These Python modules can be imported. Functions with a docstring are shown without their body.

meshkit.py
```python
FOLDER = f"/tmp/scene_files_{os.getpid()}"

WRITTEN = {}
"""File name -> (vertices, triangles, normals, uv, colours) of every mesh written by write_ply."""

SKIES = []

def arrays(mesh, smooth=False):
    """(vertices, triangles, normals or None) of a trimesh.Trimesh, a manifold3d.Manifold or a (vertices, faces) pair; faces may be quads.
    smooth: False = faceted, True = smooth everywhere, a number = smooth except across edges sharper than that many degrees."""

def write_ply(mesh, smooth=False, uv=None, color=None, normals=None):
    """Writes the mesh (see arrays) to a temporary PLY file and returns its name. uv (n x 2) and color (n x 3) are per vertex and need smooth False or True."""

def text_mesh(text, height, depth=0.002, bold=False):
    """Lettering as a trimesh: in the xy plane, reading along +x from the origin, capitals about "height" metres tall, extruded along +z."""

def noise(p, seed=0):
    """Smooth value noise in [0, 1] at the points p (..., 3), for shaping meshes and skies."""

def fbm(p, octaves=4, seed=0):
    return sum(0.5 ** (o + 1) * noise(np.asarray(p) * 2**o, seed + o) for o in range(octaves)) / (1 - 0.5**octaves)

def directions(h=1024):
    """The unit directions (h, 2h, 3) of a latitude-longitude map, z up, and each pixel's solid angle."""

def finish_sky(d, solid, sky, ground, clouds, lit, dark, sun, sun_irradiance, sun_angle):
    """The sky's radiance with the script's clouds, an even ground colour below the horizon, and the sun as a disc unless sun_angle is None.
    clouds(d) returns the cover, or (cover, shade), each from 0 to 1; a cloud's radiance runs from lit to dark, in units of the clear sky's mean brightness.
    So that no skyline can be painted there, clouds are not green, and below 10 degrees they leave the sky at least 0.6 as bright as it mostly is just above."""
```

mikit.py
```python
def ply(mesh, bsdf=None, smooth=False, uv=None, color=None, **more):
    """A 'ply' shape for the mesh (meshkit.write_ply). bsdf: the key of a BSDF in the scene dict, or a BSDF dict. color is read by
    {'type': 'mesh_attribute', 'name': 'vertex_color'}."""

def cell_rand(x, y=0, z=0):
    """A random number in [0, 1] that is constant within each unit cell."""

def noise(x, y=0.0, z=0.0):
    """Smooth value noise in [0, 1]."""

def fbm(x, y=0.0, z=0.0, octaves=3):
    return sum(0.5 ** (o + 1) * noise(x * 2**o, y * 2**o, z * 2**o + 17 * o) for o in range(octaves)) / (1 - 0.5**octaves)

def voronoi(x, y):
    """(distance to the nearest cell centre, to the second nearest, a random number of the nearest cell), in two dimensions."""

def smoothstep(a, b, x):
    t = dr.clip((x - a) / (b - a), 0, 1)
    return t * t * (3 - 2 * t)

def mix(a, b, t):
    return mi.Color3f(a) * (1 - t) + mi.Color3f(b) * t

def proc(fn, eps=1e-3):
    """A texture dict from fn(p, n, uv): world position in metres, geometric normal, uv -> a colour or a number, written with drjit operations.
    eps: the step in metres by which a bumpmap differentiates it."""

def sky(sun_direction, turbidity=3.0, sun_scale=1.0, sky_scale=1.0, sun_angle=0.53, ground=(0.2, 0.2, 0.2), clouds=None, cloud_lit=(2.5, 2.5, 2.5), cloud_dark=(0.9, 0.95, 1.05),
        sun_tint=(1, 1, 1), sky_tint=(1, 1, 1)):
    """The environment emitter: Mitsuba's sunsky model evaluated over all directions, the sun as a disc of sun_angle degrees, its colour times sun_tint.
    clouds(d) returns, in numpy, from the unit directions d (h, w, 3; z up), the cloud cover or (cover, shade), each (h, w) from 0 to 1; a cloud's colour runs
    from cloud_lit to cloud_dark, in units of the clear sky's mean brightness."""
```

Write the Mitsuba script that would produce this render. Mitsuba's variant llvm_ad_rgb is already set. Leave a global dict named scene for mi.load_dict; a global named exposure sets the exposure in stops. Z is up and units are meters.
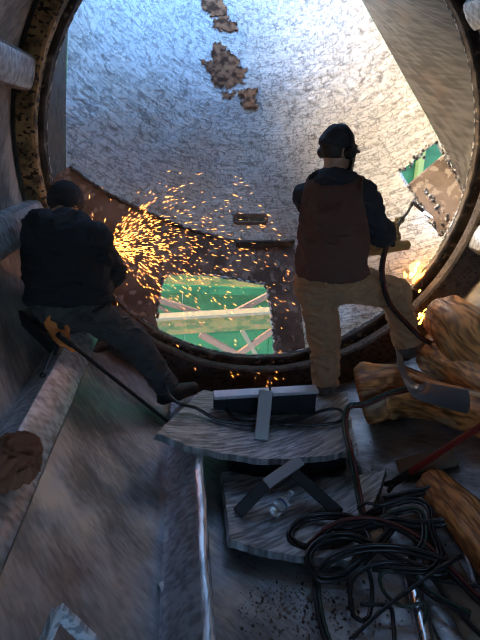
import math, random
import numpy as np, trimesh, mitsuba as mi, drjit as dr
import mikit, meshkit
from mikit import proc, noise, fbm, voronoi, cell_rand, smoothstep, mix
from scipy.spatial import Delaunay
import shapely
from shapely.geometry import Polygon, Point

# ------------------------------------------------------------------ camera, sky, exposure
scene, labels = {}, {}
FOC = 465.0
CAM = np.array([-0.61, 0.0, 2.17])
YAW, PITCH = 0.115, 0.3764
FWD = np.array([math.sin(YAW) * math.cos(PITCH), math.cos(YAW) * math.cos(PITCH), -math.sin(PITCH)])
RGT = np.cross(FWD, [0, 0, 1.0]); RGT /= np.linalg.norm(RGT)
UPV = np.cross(RGT, FWD)
T = mi.ScalarTransform4f
scene['camera'] = {'type': 'perspective', 'fov': 2 * math.degrees(math.atan(240 / FOC)), 'fov_axis': 'x', 'near_clip': 0.02, 'far_clip': 200.0,
                   'to_world': T().look_at(origin=CAM.tolist(), target=(CAM + FWD).tolist(), up=[0, 0, 1])}
SUN = (-0.72, 0.12, 0.68)
scene['sky'] = mikit.sky(SUN, turbidity=3.0, sun_scale=0.26, sky_scale=1.0, sun_angle=14.0, ground=(0.2, 0.2, 0.19), sun_tint=(1.0, 0.85, 0.60), sky_tint=(0.97, 1.04, 1.02))
exposure = 4.85

AX = 2.0          # height of the drum's axis (along +y, x = 0)
RS = 1.75         # shell radius
YF = 3.42         # back face of the flange


# ------------------------------------------------------------------ helpers
def ray(px, py):
    return FWD + (px - 240) / FOC * RGT - (py - 320) / FOC * UPV


def at(px, py, Y):
    d = ray(px, py)
    return CAM + d * (Y / d[1])


def cyl(px, py, R):
    d = ray(px, py); o = CAM - [0, 0, AX]
    a = d[0] ** 2 + d[2] ** 2; b = o[0] * d[0] + o[2] * d[2]; c = o[0] ** 2 + o[2] ** 2 - R * R
    return CAM + d * (-b + math.sqrt(b * b - a * c)) / a


def pol(r, ang, y):
    a = math.radians(ang)
    return np.array([r * math.cos(a), y, AX + r * math.sin(a)])


def numbered(key):
    if key not in scene and key not in labels and not any(k.startswith(key + '__') for k in scene):
        return key
    n = 1
    while True:
        k = f'{key}_{n:03d}'
        if k not in scene and k not in labels and not any(q.startswith(k + '__') for q in scene):
            return k
        n += 1


def add(name, mesh, bsdf, smooth=30, parent=None, label=None, cat=None, group=None, kind=None, uv=None, color=None, **more):
    key = numbered(f'{parent}__{name}' if parent else name)
    scene[key] = mikit.ply(mesh, bsdf, smooth=smooth, uv=uv, color=color, **more)
    tag(key, label, cat, group, kind)
    return key


def tag(key, label=None, cat=None, group=None, kind=None):
    d = {k: v for k, v in (('label', label), ('category', cat), ('group', group), ('kind', kind)) if v}
    if d:
        labels[key] = {**labels.get(key, {}), **d}


def thing(name, label, cat, group=None, kind=None):
    key = numbered(name)
    tag(key, label, cat, group, kind)
    return key


def cat_mesh(*ms):
    return trimesh.util.concatenate([m for m in ms])


def grid_mesh(P, closed_u=False, closed_v=False):
    """P: (nu, nv, 3) points -> quads"""
    nu, nv = P.shape[:2]
    idx = np.arange(nu * nv).reshape(nu, nv)
    iu = np.arange(nu if closed_u else nu - 1); iv = np.arange(nv if closed_v else nv - 1)
    a, b = np.meshgrid(iu, iv, indexing='ij')
    f = np.stack([idx[a, b], idx[(a + 1) % nu, b], idx[(a + 1) % nu, (b + 1) % nv], idx[a, (b + 1) % nv]], -1).reshape(-1, 4)
    f = np.vstack([f[:, [0, 1, 2]], f[:, [0, 2, 3]]])
    return trimesh.Trimesh(P.reshape(-1, 3), f, process=False)


def slab(P, N, th):
    """closed slab from a grid of points P (nu,nv,3), offset along N by th"""
    A, B = P, P + np.asarray(N) * th
    nu, nv = P.shape[:2]
    m1, m2 = grid_mesh(A), grid_mesh(B)
    m2.faces = m2.faces[:, ::-1]
    loop = [(i, 0) for i in range(nu)] + [(nu - 1, j) for j in range(1, nv)] + [(i, nv - 1) for i in range(nu - 2, -1, -1)] + [(0, j) for j in range(nv - 2, 0, -1)]
    L = np.array([A[i, j] for i, j in loop]); M = np.array([B[i, j] for i, j in loop])
    side = grid_mesh(np.stack([L, M], 1), closed_u=True)
    m = cat_mesh(m1, m2, side); m.merge_vertices(); m.fix_normals()
    return m


def catmull(pts, step=0.015, closed=False):
    p = np.asarray(pts, float)
    if closed:
        q = np.vstack([p[-1], p, p[0], p[1]])
    else:
        q = np.vstack([2 * p[0] - p[1], p, 2 * p[-1] - p[-2]])
    out = []
    for i in range(1, len(q) - 2):
        a, b, c, d = q[i - 1:i + 3]
        n = max(2, int(np.linalg.norm(c - b) / step))
        for t in np.linspace(0, 1, n, endpoint=False):
            out.append(0.5 * (2 * b + (c - a) * t + (2 * a - 5 * b + 4 * c - d) * t * t + (3 * b - 3 * c + d - a) * t ** 3))
    if not closed:
        out.append(q[-2])
    return np.array(out)


def tube(path, r, n=8, cap=True):
    p = np.asarray(path, float)
    r = np.broadcast_to(np.asarray(r, float), len(p))
    t = np.gradient(p, axis=0); t /= np.linalg.norm(t, axis=1, keepdims=True) + 1e-12
    u = np.cross(t[0], [0, 0, 1.0])
    if np.linalg.norm(u) < 0.1:
        u = np.cross(t[0], [1.0, 0, 0])
    u /= np.linalg.norm(u)
    rings = []
    for i in range(len(p)):
        u = u - t[i] * (u @ t[i]); u /= np.linalg.norm(u)
        v = np.cross(t[i], u)
        a = np.linspace(0, 2 * math.pi, n, endpoint=False)[:, None]
        rings.append(p[i] + r[i] * (np.cos(a) * u + np.sin(a) * v))
    m = grid_mesh(np.array(rings), closed_v=True)
    if cap:
        v = np.vstack([m.vertices, p[0], p[-1]]); k = len(m.vertices); L = k - n
        f = [[k, (j + 1) % n, j] for j in range(n)] + [[k + 1, L + j, L + (j + 1) % n] for j in range(n)]
        m = trimesh.Trimesh(v, np.vstack([m.faces, f]), process=False)
    m.fix_normals()
    return m


def frame_of(x, up=(0, 0, 1)):
    """rotation with first axis along x"""
    x = np.asarray(x, float); x /= np.linalg.norm(x)
    up = np.asarray(up, float)
    y = np.cross(up, x)
    if np.linalg.norm(y) < 1e-3:
        y = np.cross([0, 1.0, 0], x)
    y /= np.linalg.norm(y)
    return np.stack([x, y, np.cross(x, y)], 1)


def rbox(size, bev=0.004):
    """box with chamfered edges"""
    sx, sy, sz = np.asarray(size) / 2
    b = min(bev, 0.45 * min(sx, sy, sz) * 2)
    pts = []
    for a in (-1, 1):
        for c in (-1, 1):
            for d in (-1, 1):
                pts += [[a * sx, c * (sy - b), d * (sz - b)], [a * (sx - b), c * sy, d * (sz - b)], [a * (sx - b), c * (sy - b), d * sz]]
    return trimesh.convex.convex_hull(np.array(pts))


def bar(a, b, w, h, up=(0, 0, 1), bev=0.004):
    a, b = np.asarray(a, float), np.asarray(b, float)
    m = rbox((np.linalg.norm(b - a), w, h), bev)
    M = np.eye(4); M[:3, :3] = frame_of(b - a, up); M[:3, 3] = (a + b) / 2
    m.apply_transform(M)
    return m


def prism(profile, a, b, up=(0, 0, 1), ny=1, wob=0.0, seed=0):
    """closed 2D profile (list of (s,t)) swept from a to b; s across, t along up"""
    a, b = np.asarray(a, float), np.asarray(b, float)
    R = frame_of(b - a, up)
    pr = np.asarray(profile, float)
    rings = []
    for i in range(ny + 1):
        c = a + (b - a) * i / ny
        q = c + pr[:, :1] * R[:, 1] + pr[:, 1:] * R[:, 2]
        rings.append(q)
    P = np.array(rings)
    if wob:
        P = P + wob * (meshkit.fbm(P * 9.0, 3, seed)[..., None] - 0.5) * 2 * R[:, 2]
    m = grid_mesh(P, closed_v=True)
    n = len(pr); tri = trimesh.creation.triangulate_polygon(Polygon(pr), engine='earcut')
    # caps from polygon vertices in order
    v2 = tri[0]; f2 = tri[1]
    d = np.linalg.norm(v2[:, None] - pr[None], axis=2).argmin(1)
    capf = d[f2]
    f = np.vstack([m.faces, capf, capf[:, ::-1] + ny * n])
    m = trimesh.Trimesh(m.vertices, f, process=False); m.merge_vertices(); m.fix_normals()
    return m


def sheet(poly, Yf, th, res=0.05, wob=0.0, seed=1):
    """plate over a polygon in (x, z), its front at y = Yf(x, z), th thick"""
    rng = np.random.RandomState(seed)
    pts = []
    for ringc in [poly.exterior, *poly.interiors]:
        L = ringc.length; n = max(4, int(L / res))
        c = list(ringc.coords)[:-1]
        pts += [ringc.interpolate(L * k / n).coords[0] for k in range(n)] + c
    x0, z0, x1, z1 = poly.bounds
    gx, gz = np.meshgrid(np.arange(x0, x1, res), np.arange(z0, z1, res))
    g = np.stack([gx.ravel(), gz.ravel()], 1) + rng.uniform(-.15, .15, (gx.size, 2)) * res
    inner = poly.buffer(-res * 0.45)
    g = g[shapely.contains_xy(inner, g[:, 0], g[:, 1])]
    P = np.unique(np.round(np.vstack([np.array(pts), g]), 5), axis=0)
    tri = Delaunay(P).simplices
    cen = P[tri].mean(1)
    e1, e2 = P[tri[:, 1]] - P[tri[:, 0]], P[tri[:, 2]] - P[tri[:, 0]]
    area = np.abs(e1[:, 0] * e2[:, 1] - e1[:, 1] * e2[:, 0])
    tri = tri[shapely.contains_xy(poly, cen[:, 0], cen[:, 1]) & (area > 1e-9)]
    s = (e1[:, 0] * e2[:, 1] - e1[:, 1] * e2[:, 0])
    Y = np.array([Yf(x, z) for x, z in P])
    if wob:
        Y = Y + wob * (meshkit.fbm(np.c_[P[:, 0] * 3, Y * 0, P[:, 1] * 3], 4, seed) - 0.5) * 2
    A = np.c_[P[:, 0], Y, P[:, 1]]; B = A + [0, th, 0]
    # orient front faces toward -y
    q = A[tri]; nn = np.cross(q[:, 1] - q[:, 0], q[:, 2] - q[:, 0])
    tri = np.where((nn[:, 1] > 0)[:, None], tri[:, ::-1], tri)
    e = np.sort(np.vstack([tri[:, [0, 1]], tri[:, [1, 2]], tri[:, [2, 0]]]), axis=1)
    raw = np.vstack([tri[:, [0, 1]], tri[:, [1, 2]], tri[:, [2, 0]]])
    _, inv, cnt = np.unique(e, axis=0, return_inverse=True, return_counts=True)
    bd = raw[cnt[inv.ravel()] == 1]
    n = len(A)
    side = np.vstack([np.c_[bd[:, 1], bd[:, 0], bd[:, 0] + n], np.c_[bd[:, 1], bd[:, 0] + n, bd[:, 1] + n]])
    return trimesh.Trimesh(np.vstack([A, B]), np.vstack([tri, tri[:, ::-1] + n, side]), process=False)


def onsurf(px, Yf):
    out = []
    for x, y in px:
        Y = 4.0
        for _ in range(60):
            p = at(x, y, Y); Y = 0.5 * Y + 0.5 * Yf(p[0], p[2])
        out.append((p[0], p[2]))
    return out


# ---- signed distance modelling for the bodies, clothes, logs
def surface_nets(f, lo, hi, h):
    lo, hi = np.asarray(lo, float), np.asarray(hi, float)
    n = np.ceil((hi - lo) / h).astype(int) + 1
    ax = [lo[k] + h * np.arange(n[k]) for k in range(3)]
    X = np.stack(np.meshgrid(*ax, indexing='ij'), -1).reshape(-1, 3)
    V = np.concatenate([f(c) for c in np.array_split(X, max(1, len(X) // 400000))]).reshape(n)
    ins = V < 0
    cs = np.array([[i, j, k] for i in (0, 1) for j in (0, 1) for k in (0, 1)])
    sl = lambda o: tuple(slice(o[d], n[d] - 1 + o[d]) for d in range(3))
    cnt = sum(ins[sl(o)].astype(int) for o in cs)
    act = (cnt > 0) & (cnt < 8)
    ids = -np.ones(n - 1, int); cells = np.argwhere(act); ids[act] = np.arange(len(cells))
    acc = np.zeros((len(cells), 3)); w = np.zeros(len(cells))
    for a in range(8):
        for b in range(a + 1, 8):
            if np.abs(cs[a] - cs[b]).sum() != 1:
                continue
            va, vb = V[tuple((cells + cs[a]).T)], V[tuple((cells + cs[b]).T)]
            s = (va < 0) != (vb < 0)
            t = np.where(s, va / np.where(s, va - vb, 1), 0)
            acc += s[:, None] * (cs[a] + t[:, None] * (cs[b] - cs[a])); w += s
    P = lo + h * (cells + acc / w[:, None])
    F = []
    for d in range(3):
        u, v = (d + 1) % 3, (d + 2) % 3
        s0 = [slice(0, n[k] - 1) if k == d else slice(1, n[k] - 1) for k in range(3)]
        s1 = [slice(1, n[k]) if k == d else slice(1, n[k] - 1) for k in range(3)]
        a, b = ins[tuple(s0)], ins[tuple(s1)]
        e = np.argwhere(a != b)
        fl = a[a != b]
        e = e + np.array([0 if k == d else 1 for k in range(3)])
        du, dv = np.eye(3, dtype=int)[u], np.eye(3, dtype=int)[v]
        q = np.stack([ids[tuple((e - du - dv).T)], ids[tuple((e - dv).T)], ids[tuple(e.T)], ids[tuple((e - du).T)]], 1)
        q = np.where(fl[:, None], q, q[:, ::-1])
        F.append(q)
    F = np.vstack(F)
    F = F[(F >= 0).all(1)]
    return trimesh.Trimesh(P, np.vstack([F[:, [0, 1, 2]], F[:, [0, 2, 3]]]), process=False)


def s_cone(p, a, b, ra, rb):
    a, b = np.asarray(a, float), np.asarray(b, float)
    ba = b - a
    t = np.clip((p - a) @ ba / (ba @ ba), 0, 1)
    return np.linalg.norm(p - a - t[:, None] * ba, axis=1) - (ra + (rb - ra) * t)


def s_ell(p, c, R, rad):
    q = (p - np.asarray(c)) @ R / np.asarray(rad)
    k = np.linalg.norm(q, axis=1)
    return (k - 1) * min(rad) * (0.5 + 0.5 * k) / np.maximum(0.5 + 0.5 * k, 1e-6)


def s_box(p, c, R, half, r=0.01):
    q = np.abs((p - np.asarray(c)) @ R) - np.asarray(half) + r
    return np.linalg.norm(np.maximum(q, 0), axis=1) + np.minimum(q.max(1), 0) - r


def smin(a, b, k):
    h = np.clip(0.5 + 0.5 * (b - a) / k, 0, 1)
    return b * (1 - h) + a * h - k * h * (1 - h)


def smins(ds, k):
    o = ds[0]
    for d in ds[1:]:
        o = smin(o, d, k)
    return o


def wrinkle(p, d, amp, freq, seed=0, near=0.05):
    m = np.abs(d) < near
    if m.any():
        q = p[m] * np.asarray(freq)
        w = meshkit.fbm(q + 2.0 * meshkit.noise(q * 0.7, seed + 9)[:, None], 3, seed)
        d = d.copy(); d[m] += amp * (1 - 2 * np.abs(2 * w - 1)) * -1
    return d


# ------------------------------------------------------------------ materials
def bs(key, d):
    scene[key] = d
    return key


def col(*c):
    return {'type': 'rgb', 'value': list(c)}


def plain(key, c, rough=0.6, metal=0.0, **more):
    return bs(key, {'type': 'twosided', 'b': {'type': 'principled', 'base_color': col(*c), 'roughness': rough, 'metallic': metal, **more}})


def textured(key, fn, rough=0.5, metal=0.0, bump=None, bscale=1.0, eps=2e-3, **more):
    b = {'type': 'principled', 'base_color': proc(fn), 'roughness': rough if not callable(rough) else proc(rough), 'metallic': metal, **more}
    if bump is not None:
        b = {'type': 'bumpmap', 't': proc(bump, eps), 'scale': bscale, 'b': b}
    return bs(key, {'type': 'twosided', 'b': b})


def ridge(n):
    return 1 - dr.abs(2 * n - 1)


def m_bright(p, n, uv):   # scoured steel: arcs of fine scratches round a point high on the plate, specks of rust
    dx, dz = p.x - 0.1, p.z - 3.9
    r, a = dr.sqrt(dx * dx + dz * dz), dr.atan2(dx, dz)
    wob = 0.03 * fbm(p.x * 3, p.z * 3, 0.0, 2)
    k = smoothstep(0.86, 0.98, ridge(fbm((r + wob) * 40, a * 18, 0.0, 3)))
    k2 = smoothstep(0.84, 0.98, ridge(fbm(p.x * 24 + p.z * 9, p.z * 22 - p.x * 7, 5.0, 3)))
    s = noise((r + wob) * 130, a * 22)
    c = mix((0.64, 0.66, 0.68), (0.92, 0.93, 0.94), s)
    c = c * (1 - 0.42 * k) * (1 - 0.34 * k2)
    g = fbm(p.x * 40, p.z * 40, 1.0, 3)
    c = mix(c, mi.Color3f(0.24, 0.21, 0.19), smoothstep(0.64, 0.74, g) * 0.6)
    big = fbm(p.x * 2.1, p.z * 2.1, 4.0, 3)
    return mix(c, c * mi.Color3f(0.90, 0.82, 0.72), smoothstep(0.45, 0.65, big) * 0.5)


def h_bright(p, n, uv):
    dx, dz = p.x - 0.1, p.z - 3.9
    r, a = dr.sqrt(dx * dx + dz * dz), dr.atan2(dx, dz)
    return noise(r * 130, a * 30) * 0.0009 + 0.003 * fbm(p.x * 26, p.z * 26, 1.0, 2)


def m_side(p, n, uv):
    s = noise(p.z * 14 + p.x * 3, p.y * 60 + p.x * 120) * 0.5 + 0.5 * noise(p.z * 34, p.x * 170 + p.y * 60)
    c = mix((0.085, 0.081, 0.076), (0.155, 0.148, 0.14), smoothstep(0.15, 0.85, s))
    r = fbm(p.x * 5, p.y * 5, p.z * 5, 3)
    return mix(c, mi.Color3f(0.20, 0.12, 0.07), smoothstep(0.56, 0.78, r) * 0.35)


def m_shell(p, n, uv):    # worn liner plates: cloudy dark steel, slanting scratches
    a = dr.atan2(p.x, p.z - AX) * 1.75
    u, v = a * 0.75 + p.y * 0.66, -a * 0.66 + p.y * 0.75
    s = noise(u * 16, v * 70) * 0.5 + 0.5 * noise(u * 40 + 5, v * 120)
    g = fbm(u * 3.0, v * 5.0, 0.0, 4)
    c = mix((0.17, 0.178, 0.187), (0.56, 0.575, 0.59), smoothstep(0.25, 0.78, 0.22 * s + 0.78 * g))
    k = smoothstep(0.80, 0.98, ridge(fbm(u * 3.5, v * 46, 3.0, 2)))
    c = mix(c, mi.Color3f(0.55, 0.55, 0.55), k * 0.14)
    b = fbm(p.x * 1.1, p.y * 0.9, p.z * 1.1, 3)
    return mix(c, c * mi.Color3f(1.0, 0.93, 0.86), smoothstep(0.46, 0.64, b) * 0.6)


def m_liner(p, n, uv):    # the side liners carry a brown bloom of rust
    return m_shell(p, n, uv) * mi.Color3f(0.98, 0.86, 0.76)


def r_shell(p, n, uv):
    a = dr.atan2(p.x, p.z - AX) * 1.75
    return 0.30 + 0.26 * fbm(a * 14, p.y * 14, 0.0, 3)


def h_shell(p, n, uv):
    a = dr.atan2(p.x, p.z - AX) * 1.75
    u, v = a * 0.75 + p.y * 0.66, -a * 0.66 + p.y * 0.75
    return 0.0006 * noise(u * 16, v * 70) + 0.008 * fbm(u * 4, v * 5, 0.0, 3)


def m_rib(p, n, uv):
    s = noise(p.x * 40, p.y * 70, p.z * 40) * 0.5 + 0.5 * fbm(p.x * 16, p.y * 40, p.z * 16, 4)
    c = mix((0.30, 0.31, 0.32), (0.60, 0.62, 0.64), smoothstep(0.25, 0.7, s))
    r = fbm(p.x * 7, p.y * 3, p.z * 7, 3)
    return mix(c, mi.Color3f(0.22, 0.12, 0.07), smoothstep(0.58, 0.75, r) * 0.4)


def m_heel(p, n, uv):     # rusty brown plate with stains
    g = fbm(p.x * 6, p.y * 2, p.z * 6, 4)
    c = mix((0.085, 0.061, 0.047), (0.19, 0.147, 0.125), smoothstep(0.3, 0.7, g))
    s = fbm(p.x * 24, p.z * 24, 3.0, 3)
    return mix(c, mi.Color3f(0.40, 0.36, 0.33), smoothstep(0.58, 0.72, s) * 0.5)


def m_gold(p, n, uv):     # thick rust and ochre scale with black pits
    g = fbm(p.x * 12, p.y * 12, p.z * 12, 4)
    c = mix((0.10, 0.065, 0.03), (0.32, 0.21, 0.09), smoothstep(0.35, 0.62, g))
    t = dr.atan2(p.z - AX, -p.x) + 0.5 * (fbm(p.x * 5, p.y * 5, p.z * 5, 2) - 0.5)      # the ochre scale clings to the left arc only
    c = mix(mi.Color3f(0.045, 0.034, 0.027) * (0.6 + g), c, smoothstep(-0.62, -0.30, t) * (1 - smoothstep(1.1, 1.5, t)))
    pit = fbm(p.x * 46, p.y * 46, p.z * 46, 3)
    return mix(c, mi.Color3f(0.02, 0.015, 0.012), smoothstep(0.56, 0.66, pit))


def m_ring(p, n, uv):
    g = fbm(p.x * 9, p.y * 20, p.z * 9, 4)
    c = mix((0.030, 0.024, 0.020), (0.11, 0.085, 0.065), smoothstep(0.35, 0.75, g))
    return mix(c, mi.Color3f(0.25, 0.20, 0.15), smoothstep(0.66, 0.76, fbm(p.x * 26, p.y * 26, p.z * 26, 2)) * 0.7)


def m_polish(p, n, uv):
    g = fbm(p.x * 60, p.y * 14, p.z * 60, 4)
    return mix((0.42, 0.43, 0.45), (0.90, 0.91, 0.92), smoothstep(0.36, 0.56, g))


def m_slag(p, n, uv):
    g = fbm(p.x * 40, p.y * 40, p.z * 40, 3)
    return mix((0.07, 0.07, 0.075), (0.55, 0.55, 0.55), smoothstep(0.42, 0.68, g))


def m_flake(p, n, uv):
    g = fbm(p.x * 30, p.y * 10, p.z * 30, 4)
    return mix((0.07, 0.032, 0.018), (0.40, 0.215, 0.125), smoothstep(0.3, 0.7, g))


def m_wood(p, n, uv):     # stripped log, uv: x around, y along in metres
    w = 0.6 * fbm(uv.x * 5, uv.y * 2.5, p.z * 2, 3)
    s = noise(uv.x * 34 + w * 12, uv.y * 11) * 0.5 + 0.5 * noise(uv.x * 80 + w * 22, uv.y * 22)
    c = mix((0.26, 0.085, 0.022), (0.72, 0.31, 0.095), smoothstep(0.2, 0.75, s))
    g = fbm(uv.x * 6, uv.y * 3.5, 7.0, 3)
    c = mix(c, mi.Color3f(0.10, 0.035, 0.014), smoothstep(0.52, 0.68, g) * 0.8)
    return mix(c, mi.Color3f(0.52, 0.34, 0.18), smoothstep(0.62, 0.75, fbm(uv.x * 14, uv.y * 5, 3.0, 2)) * 0.6)


def h_wood(p, n, uv):
    w = 0.6 * fbm(uv.x * 5, uv.y * 2.5, p.z * 2, 3)
    return 0.006 * noise(uv.x * 40 + w * 9, uv.y * 5) + 0.004 * noise(uv.x * 90 + w * 16, uv.y * 9)


def m_plate(p, n, uv):    # loose liner plates: streaked pale-grey steel
    u, v = p.x * 0.9 + p.y * 0.44, p.y * 0.9 - p.x * 0.44
    s = noise(u * 12, v * 110) * 0.5 + 0.5 * fbm(u * 16, v * 60, p.z * 10, 4)
    c = mix((0.20, 0.203, 0.207), (0.52, 0.525, 0.53), smoothstep(0.25, 0.75, s))
    k = smoothstep(0.84, 0.98, ridge(fbm(u * 6, v * 50, 3.0, 2)))
    c = mix(c, mi.Color3f(0.09, 0.085, 0.08), k * 0.35)
    return c


def m_dirt(p, n, uv):
    g = fbm(p.x * 30, p.y * 30, p.z * 30, 3)
    return mix((0.05, 0.037, 0.028), (0.22, 0.165, 0.12), smoothstep(0.3, 0.7, g))


def m_green(p, n, uv):
    g = fbm(p.x * 1.5, p.y * 1.5, p.z * 4, 3)
    return mix((0.022, 0.125, 0.045), (0.045, 0.195, 0.07), smoothstep(0.3, 0.7, g))


def m_mottle(p, n, uv):   # green paint gone yellow and rusty
    g = fbm(p.x * 5, p.y * 5, p.z * 8, 4)
    c = mix((0.08, 0.125, 0.04), (0.22, 0.17, 0.055), smoothstep(0.40, 0.56, g))
    return mix(c, mi.Color3f(0.36, 0.17, 0.08), smoothstep(0.6, 0.72, fbm(p.x * 11, p.y * 11, p.z * 14, 3)) * 0.7)


textured('steel_bright', m_bright, 0.40, 0.55, h_bright)
textured('steel_side', m_side, 0.5, 0.5)
textured('steel_shell', m_shell, r_shell, 0.88, h_shell)
textured('liner_brown', m_liner, 0.5, 0.5, h_shell)
textured('steel_rib', m_rib, 0.30, 0.45)
textured('rusty_steel', m_heel, 0.6, 0.25)
textured('ochre_scale', m_gold, 0.8, 0.1)
textured('dark_ring', m_ring, 0.6, 0.3)
textured('slag', m_slag, 0.45, 0.5)
textured('flake_rust', m_flake, 0.85, 0.0)
textured('wood', m_wood, 0.5, 0.0, h_wood)
textured('plate_steel', m_plate, 0.42, 0.55)
textured('dirt', m_dirt, 0.9)
textured('green_paint', m_green, 0.5)
textured('mottled_paint', m_mottle, 0.6)
plain('primer', (0.27, 0.145, 0.095), 0.6)
plain('cream_steel', (0.25, 0.20, 0.125), 0.55)
plain('ochre_paint', (0.42, 0.42, 0.12), 0.6)
plain('black_cloth', (0.012, 0.012, 0.014), 0.85)
plain('vest_cloth', (0.105, 0.044, 0.030), 0.85)
plain('dark_sheet', (0.27, 0.27, 0.28), 0.35, 0.7)
plain('orange_tone', (0.75, 0.24, 0.06), 0.8)
plain('hoodie_cloth', (0.022, 0.021, 0.026), 0.9)
plain('cap_cloth', (0.02, 0.02, 0.024), 0.75)
plain('knit_dark', (0.03, 0.028, 0.03), 0.95)
plain('tan_cloth', (0.36, 0.195, 0.10), 0.85)
plain('charcoal_cloth', (0.055, 0.050, 0.047), 0.8)
plain('skin', (0.45, 0.25, 0.17), 0.55)
plain('hair', (0.035, 0.022, 0.015), 0.7)
plain('boot_leather', (0.06, 0.04, 0.03), 0.6)
plain('boot_black', (0.018, 0.017, 0.017), 0.55)
plain('glove_leather', (0.27, 0.16, 0.055), 0.75)
plain('glove_dark', (0.03, 0.028, 0.026), 0.8)
plain('black_plastic', (0.012, 0.012, 0.013), 0.4)
plain('hose_black', (0.018, 0.018, 0.019), 0.27)
plain('hose_red', (0.10, 0.022, 0.016), 0.42)
plain('hose_green', (0.022, 0.045, 0.030), 0.42)
plain('red_paint', (0.20, 0.018, 0.013), 0.4)
plain('dark_iron', (0.035, 0.035, 0.037), 0.45, 0.6)
plain('pale_steel', (0.55, 0.58, 0.61), 0.4, 0.6)
textured('white_scale', m_polish, 0.5, 0.1)
plain('shiny_steel', (0.62, 0.62, 0.62), 0.22, 0.95)
textured('polish_highlight', m_polish, 0.28, 0.4)
plain('brass', (0.55, 0.38, 0.12), 0.35, 0.9)
plain('concrete', (0.34, 0.33, 0.31), 0.9)
plain('rag_cloth', (0.24, 0.10, 0.055), 0.95)
plain('label_blue', (0.10, 0.22, 0.50), 0.5)
plain('label_white', (0.75, 0.78, 0.80), 0.5)
plain('plank_wood', (0.17, 0.125, 0.085), 0.8)
bs('clear_plastic', {'type': 'dielectric', 'int_ior': 1.33})
bs('emit_black', {'type': 'diffuse', 'reflectance': col(0.0, 0.0, 0.0)})

# ------------------------------------------------------------------ drum shell
RIBS = [161, 191, 217, 249, 341, 11, 36, 71, 101, 131]
Y0, Y1 = -2.3, 3.14
add('ground', trimesh.creation.box((60, 60, 0.2), np.array([[1, 0, 0, 0], [0, 1, 0, 5], [0, 0, 1, -2.6], [0, 0, 0, 1.0]])), 'concrete', False,
    label='grey concrete yard outside and below the steel drum', kind='structure')


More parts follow.
